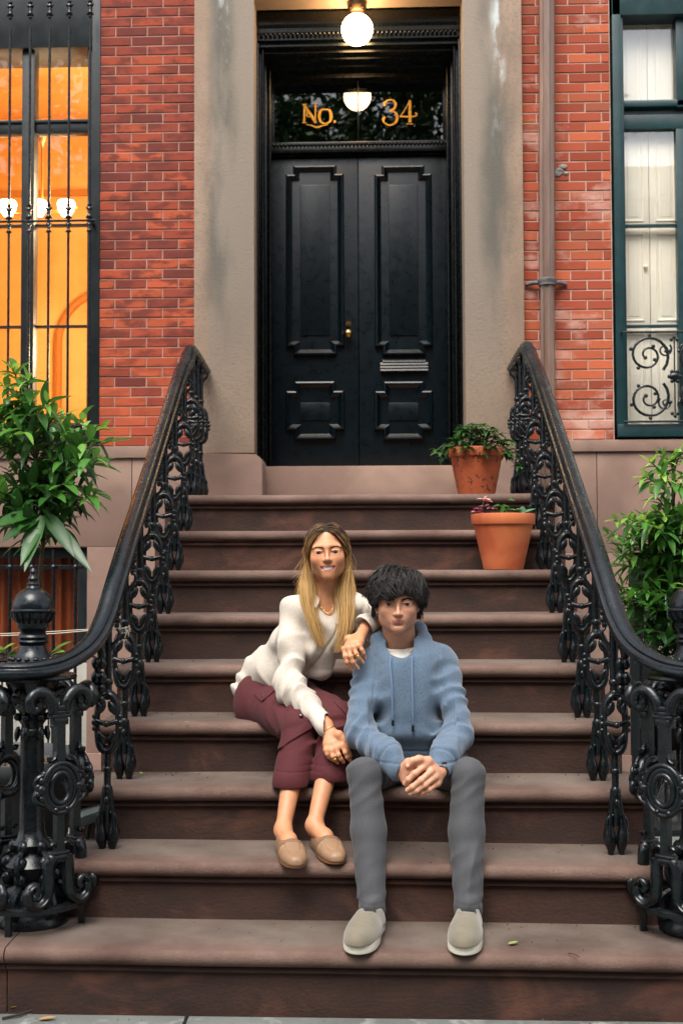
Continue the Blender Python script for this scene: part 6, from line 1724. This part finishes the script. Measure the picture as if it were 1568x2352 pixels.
# left shrub in its big pot
pot = thing('planter', 'big grey round planter full of pebbles behind the left newel post', 'planter', (-1.40, 1.0, 0))
px_, py_, pr_ = -1.395, 1.0, .33
bm = BM(); lathe(bm, [(0, 0), (.20, 0), (.22, .02), (.30, .54), (.325, .57), (.335, .60), (.33, .625), (.315, .628), (.30, .61), (.29, .56), (0, .56)], (px_, py_, .0), 48)
obj('pot_body', bm, mat('grey_fibreglass', '2b302f', .6, '3c4240', 6, bump=.001, bscale=40), pot, smooth=35)
bm = BM()
for i in range(130):
    a = rp_.uniform(0, 6.28); r = .27*math.sqrt(rp_.random()); ball(bm, (px_+r*math.cos(a), py_+r*math.sin(a), .565+rp_.uniform(0, .015)), rp_.uniform(.014, .026), (1, rp_.uniform(.6, 1), .6), 8, 6)
tag(obj('pebbles', bm, mat('pebbles', '6f5f4c', .7, '3f362c', 12), pot, smooth=180), kind='stuff')
sh1 = thing('leafy_shrub', 'tall bright green leafy shrub growing from the grey planter at the left edge', 'shrub', (px_+.12, py_, .57))
def LP_(x, y, Y): return W(x, y, Y)
tips = []
for i in range(66):
    x = rp_.uniform(-60, 228); 
    top = 868+max(0, x-60)*.62+rp_.uniform(0, 25); y = rp_.uniform(top, 1210 if x < 150 else 1150); tips.append(LP_(x, y, rp_.uniform(.72, 1.25)))
for q in ((250, 1015), (238, 985), (190, 965), (60, 870), (30, 850), (5, 885), (110, 925), (225, 1050), (205, 1140), (160, 1190), (150, 1110), (200, 1085)): tips.append(LP_(q[0], q[1], rp_.uniform(.72, .95)))
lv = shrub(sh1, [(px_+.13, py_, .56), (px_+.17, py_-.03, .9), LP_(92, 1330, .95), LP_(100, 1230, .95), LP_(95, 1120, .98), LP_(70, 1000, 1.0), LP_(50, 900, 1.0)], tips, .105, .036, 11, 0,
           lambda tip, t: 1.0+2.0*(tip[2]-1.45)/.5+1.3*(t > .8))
for (x, y, x2, y2) in ((90, 1190, 10, 1245), (95, 1195, 52, 1290), (100, 1190, 205, 1300), (98, 1185, 60, 1300), (105, 1180, 165, 1270), (80, 1180, -20, 1215)):
    a = Vector(LP_(x, y, .80)); b_ = Vector(LP_(x2, y2, .66)); d = b_-a; lv.append((a, d+Vector((0, 0, .03)), (0, -.8, .6), d.length, .056, G[rp_.choice((1, 2, 2))], .14, .15))
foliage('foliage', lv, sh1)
# low sprigs round the finial
spr = thing('potted_sprig', 'low leafy sprigs beside the ball finial of the left newel', 'plant', tuple(W(110, 1500, .75)))
lv = []; bm = BM()
for (x, y, x2, y2) in ((118, 1500, 165, 1465), (118, 1505, 150, 1490), (118, 1508, 158, 1530), (10, 1500, -8, 1478), (20, 1505, 42, 1480), (8, 1515, 52, 1495), (-10, 1520, 30, 1535), (0, 1500, 35, 1470)):
    a = Vector(W(x, y, .78)); b_ = Vector(W(x2, y2, .70)); d = b_-a; lv.append((a, d, (0, -.6, .8), max(.07, d.length), .024, G[rp_.choice((3, 4, 2))], .2, .1))
tube(bm, catmull([W(150, 1570, .8), W(160, 1530, .8), W(175, 1508, .8), W(200, 1503, .8), W(222, 1512, .8)], 4), .005, 6); tube(bm, catmull([W(112, 1600, .8), W(116, 1550, .8), W(118, 1500, .78)], 4), .004, 6); tube(bm, catmull([W(5, 1600, .8), W(5, 1550, .8), W(8, 1500, .78)], 4), .004, 6)
for (x, y, x2, y2) in ((168, 1506, 150, 1500), (190, 1503, 183, 1495), (200, 1504, 212, 1497)):
    a = Vector(W(x, y, .8)); b_ = Vector(W(x2, y2, .78)); d = b_-a; lv.append((a, d, (0, -.6, .8), .035, .014, G[4], .2, .1))
obj('stems', bm, bark, spr, smooth=60); foliage('foliage', lv, spr)
# right shrub
sh2 = thing('leafy_shrub', 'light green leafy bush at the right edge, outside the right railing', 'shrub', (1.55, 1.25, -.14))
tips = []
for i in range(120):
    x = rp_.uniform(1425, 1640); y = rp_.uniform(1130+(1568-min(x, 1568))*.55, 1470); tips.append(LP_(x, y, rp_.uniform(.95, 1.5)))
for q in ((1395, 1225), (1410, 1195), (1440, 1190), (1480, 1200), (1490, 1060), (1510, 1045), (1535, 1060), (1560, 1045), (1480, 1095), (1495, 1130), (1420, 1270), (1405, 1345), (1425, 1300), (1445, 1390), (1418, 1370), (1500, 1170), (1520, 1090), (1550, 1100), (1600, 1080), (1580, 1030)): tips.append(LP_(q[0], q[1], rp_.uniform(.95, 1.2)))
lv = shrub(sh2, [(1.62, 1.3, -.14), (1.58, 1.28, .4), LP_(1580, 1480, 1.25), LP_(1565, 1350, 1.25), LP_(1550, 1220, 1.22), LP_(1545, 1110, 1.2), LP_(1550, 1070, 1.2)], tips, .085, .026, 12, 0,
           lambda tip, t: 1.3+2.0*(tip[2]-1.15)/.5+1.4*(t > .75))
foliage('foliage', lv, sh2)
# a dark small-leaved plant lower right
sh3 = thing('dark_shrub', 'dark glossy plant with drooping leaves beneath the bright bush at the right edge', 'shrub', (1.5, 1.0, -.14))
tips = [LP_(x, y, rp_.uniform(.95, 1.2)) for x, y in [(rp_.uniform(1480, 1620), rp_.uniform(1430, 1530)) for _ in range(12)]]
lv = shrub(sh3, [(1.55, 1.1, -.14), (1.52, 1.08, .4), LP_(1560, 1500, 1.08), LP_(1555, 1450, 1.08)], tips, .085, .030, 8, 0, lambda tip, t: .3+.8*(t > .9))
foliage('foliage', lv, sh3)
# terracotta pots on the steps
def terracotta(name, label, x, ytop, ybot, Y, z, wtop, wbot, mm):
    k = px2m(Y); c = W(x, ybot, Y); t = thing(name, label, 'plant pot', (c[0], Y, z)); H_ = (ybot-ytop)*k; rt, rb = wtop/2*k, wbot/2*k
    rim = H_*.20; rr = rt*.93
    prof = [(0, .001), (rb*.97, .001), (rb, .004)]+[(rb+(rr-rb)*i/6, .004+(H_-rim-.004)*i/6) for i in range(1, 7)]+[(rt*.985, H_-rim+.002), (rt, H_-rim+.006), (rt*1.005, H_-.006), (rt*.995, H_-.001), (rt*.95, H_), (rt*.91, H_-.003), (rt*.88, H_-.03), (0, H_-.03)]
    bm = BM(); lathe(bm, prof, (c[0], Y, z), 56); obj('clay_pot', bm, mm, t, smooth=30)
    bm = BM(); lathe(bm, [(0, H_-.012), (rt*.6, H_-.010), (rt*.9, H_-.018)], (c[0], Y, z), 32)
    for v in bm.verts: v.co.z += .006*mnoise.noise(v.co*60)
    obj('soil', bm, M['soil'], t, smooth=180)
    return t, Vector((c[0], Y, z+H_)), rt, k
t1_, c1, r1, k1 = terracotta('flower_pot', 'stained terracotta pot of drooping glossy green leaves on the top landing', 1094, 1020, 1129, 2.66, 1.71, 126, 84, M['terra_dark'])
lv = []; bm = BM()
for i in range(85):
    a = rp_.uniform(0, 2*pi); r = rp_.uniform(.3, 1.45)*r1; base = c1+Vector((math.cos(a)*r1*.3, math.sin(a)*r1*.3, -.02)); tip = c1+Vector((math.cos(a)*r, math.sin(a)*r*.8, rp_.uniform(.02, .115)-(.07 if r > r1 else 0)))
    if math.cos(a) > .55 and rp_.random() < .6: tip += Vector((.05, 0, -.05))
    p = tw(base, tip, .03, rp_); tube(bm, p, .002, 4)
    for k in range(5):
        aa = k*1.4+a; d = Vector((math.cos(aa), math.sin(aa)*.9-.2, rp_.uniform(-.1, .6))); lv.append((p[-1], d, (0, 0, 1), rp_.uniform(.035, .062), rp_.uniform(.018, .027), G[rp_.choice((0, 0, 1, 1, 2, 3))], .18, rp_.uniform(.2, .8)))
obj('stems', bm, bpy.data.materials['green_bark'], t1_, smooth=60); foliage('foliage', lv, t1_)
t2_, c2, r2, k2 = terracotta('flower_pot', 'clean terracotta pot with a few pink and green seedlings, two steps down', 1156, 1181, 1309, 2.03, 1.33, 144, 90, M['terra'])
lv = []; bm = BM(); pink = [lin('b8607a')[:3], lin('7a2f4a')[:3], lin('c98a86')[:3]]
def spr2(x, y, tx, ty, cols, n, L, Wd):
    a = Vector(W(x, y, 2.0)); b_ = Vector(W(tx, ty, 1.99)); p = tw(a, b_, .0, rp_); tube(bm, p, .0016, 4)
    for k in range(n):
        aa = k*2*pi/n+rp_.uniform(-.3, .3); lv.append((b_, Vector((math.cos(aa), -.3+.3*math.sin(aa), rp_.uniform(.1, .6))), (0, -.4, 1), L*rp_.uniform(.7, 1.1), Wd, rp_.choice(cols), .15, .3))
for q in ((1120, 1180, 1118, 1152), (1105, 1180, 1098, 1170), (1115, 1180, 1112, 1163), (1100, 1180, 1095, 1176), (1128, 1180, 1128, 1168)): spr2(*q, pink, 6, .030, .011)
spr2(1112, 1180, 1110, 1147, [lin('b9a890')[:3], pink[2]], 5, .038, .010)
spr2(1148, 1180, 1150, 1163, G[2:4], 3, .045, .020); spr2(1172, 1180, 1172, 1150, G[3:4], 4, .022, .012)
for x in (1168, 1176, 1184, 1160, 1190): spr2(x, 1182, x+rp_.uniform(-3, 3), 1172, G[3:5], 6, .018, .011)
grey = [lin('6f9a84')[:3]]; a = Vector(W(1198, 1178, 1.99)); lv.append((a, Vector((.1, -.2, 1)), (0, -1, .2), .036, .034, grey[0], .05, .1)); lv.append((a, Vector((1, -.2, .3)), (0, -.5, 1), .066, .022, lin('4f8055')[:3], .1, .0)); lv.append((Vector(W(1150, 1180, 1.98)), Vector((.3, -.1, 1)), (0, -1, .2), .055, .018, G[3], .2, .1))
obj('stems', bm, bpy.data.materials['green_bark'], t2_, smooth=60); foliage('foliage', lv, t2_)
# garden spotlight clipped to the planter side
sp = thing('garden_spotlight', 'small grey box spotlight on a stake beside the lowest left baluster', 'lamp', tuple(W(205, 1885, .62)))
bm = BM(); c = Vector(W(208, 1872, .60)); b2_ = BM(); box(b2_, -.040, .040, -.035, .035, -.018, .018, .004); b2_.transform(Matrix.Translation(c) @ Matrix.Rotation(-.35, 4, 'Y') @ Matrix.Rotation(.3, 4, 'X')); me = bpy.data.meshes.new('t'); b2_.to_mesh(me); bm.from_mesh(me)
obj('housing', bm, mat('grey_metal', '4a5350', .5, '5d6663', 20), sp, smooth=35); bm = BM(); tube(bm, [c, c+Vector((-.05, .05, -.3)), (c.x-.06, c.y+.06, 0)], .007, 8); tube(bm, catmull([c, c+Vector((.03, 0, .02)), c+Vector((.06, .0, .025))], 4), .003, 6); obj('stake', bm, M['iron'], sp, smooth=60)
# leaves, twigs and grit
def litter_leaf(name, label, x, y, Z, L, Wd, col, ang, cat='fallen leaf'):
    p = PZ(x, y, Z); d = Vector((math.cos(ang), math.sin(ang), .0)); V, F = leaf_mesh(p+Vector((0, 0, .004)), d, (0, 0, 1), L, Wd, .12, -.10)
    me = bpy.data.meshes.new(name); me.from_pydata([tuple(v) for v in V], [], F); o = obj(name, me, mat(name, col, .6, col, 5), smooth=180); tag(o, label, cat); return o
litter_leaf('fallen_leaf', 'pale green fallen leaf on the bottom tread right of the right shoe', 1168, 2172, .191, .035, .018, '7d8a4e', .5)
litter_leaf('fallen_leaf', 'yellow curled leaf lying on the sidewalk at bottom left', 22, 2318, .002, .055, .03, 'c2a85a', .6)
litter_leaf('fallen_leaf', 'small round yellow leaf on the sidewalk by the riser, bottom left', 50, 2306, .002, .024, .018, 'd8b45a', 1.2)
litter_leaf('fallen_leaf', 'brown curled leaf at the bottom edge of the sidewalk, left', 90, 2345, .002, .05, .02, 'a5793f', .2)
litter_leaf('fallen_leaf', 'tiny green leaf scrap on the tread left of the woman, third from the bottom', 326, 1780, .571, .028, .010, '7f9a3e', 2.0)
litter_leaf('fallen_leaf', 'tiny bright green scrap on the tread under the woman, left part', 425, 1661, .761, .014, .008, '7fa33a', .4)
bm = BM(); tube(bm, [PZ(5, 2340, .006), PZ(40, 2333, .008), PZ(75, 2322, .006)], .004, 6); tag(obj('twig', bm, bark, smooth=60), 'dark broken twig on the sidewalk at bottom left', 'twig')
bm = BM(); tube(bm, [PZ(1305, 2190, .194), PZ(1318, 2192, .196), PZ(1330, 2199, .194)], .0016, 5); tag(obj('twig', bm, bark, smooth=60), 'thin brown twig on the bottom tread near the right newel', 'twig')
bm = BM()
for i in range(420):
    k = rp_.choice((0, 1, 1, 2, 2, 3, 3, 4, 5)); x = rp_.uniform(-1.1, 1.1)
    if k == 0: p = Vector((x*1.1, -.03-abs(rp_.gauss(0, .12)), .001))
    else: p = Vector((x*.9, k*TR-.01-abs(rp_.gauss(0, .07)) if rp_.random() < .75 else (k-rp_.random())*TR, k*RI+.001))
    ball(bm, p, rp_.uniform(.0012, .0038), (1, rp_.uniform(.6, 1.6), .6), 5, 4)
cs = {}
o = tag(obj('grit', bm, mat('grit', '6b5a3c', .9, '1c1512', 9, 3, (.45, .55), col3='7d7050', scale3=14, fac3=(.6, .64))), kind='stuff')
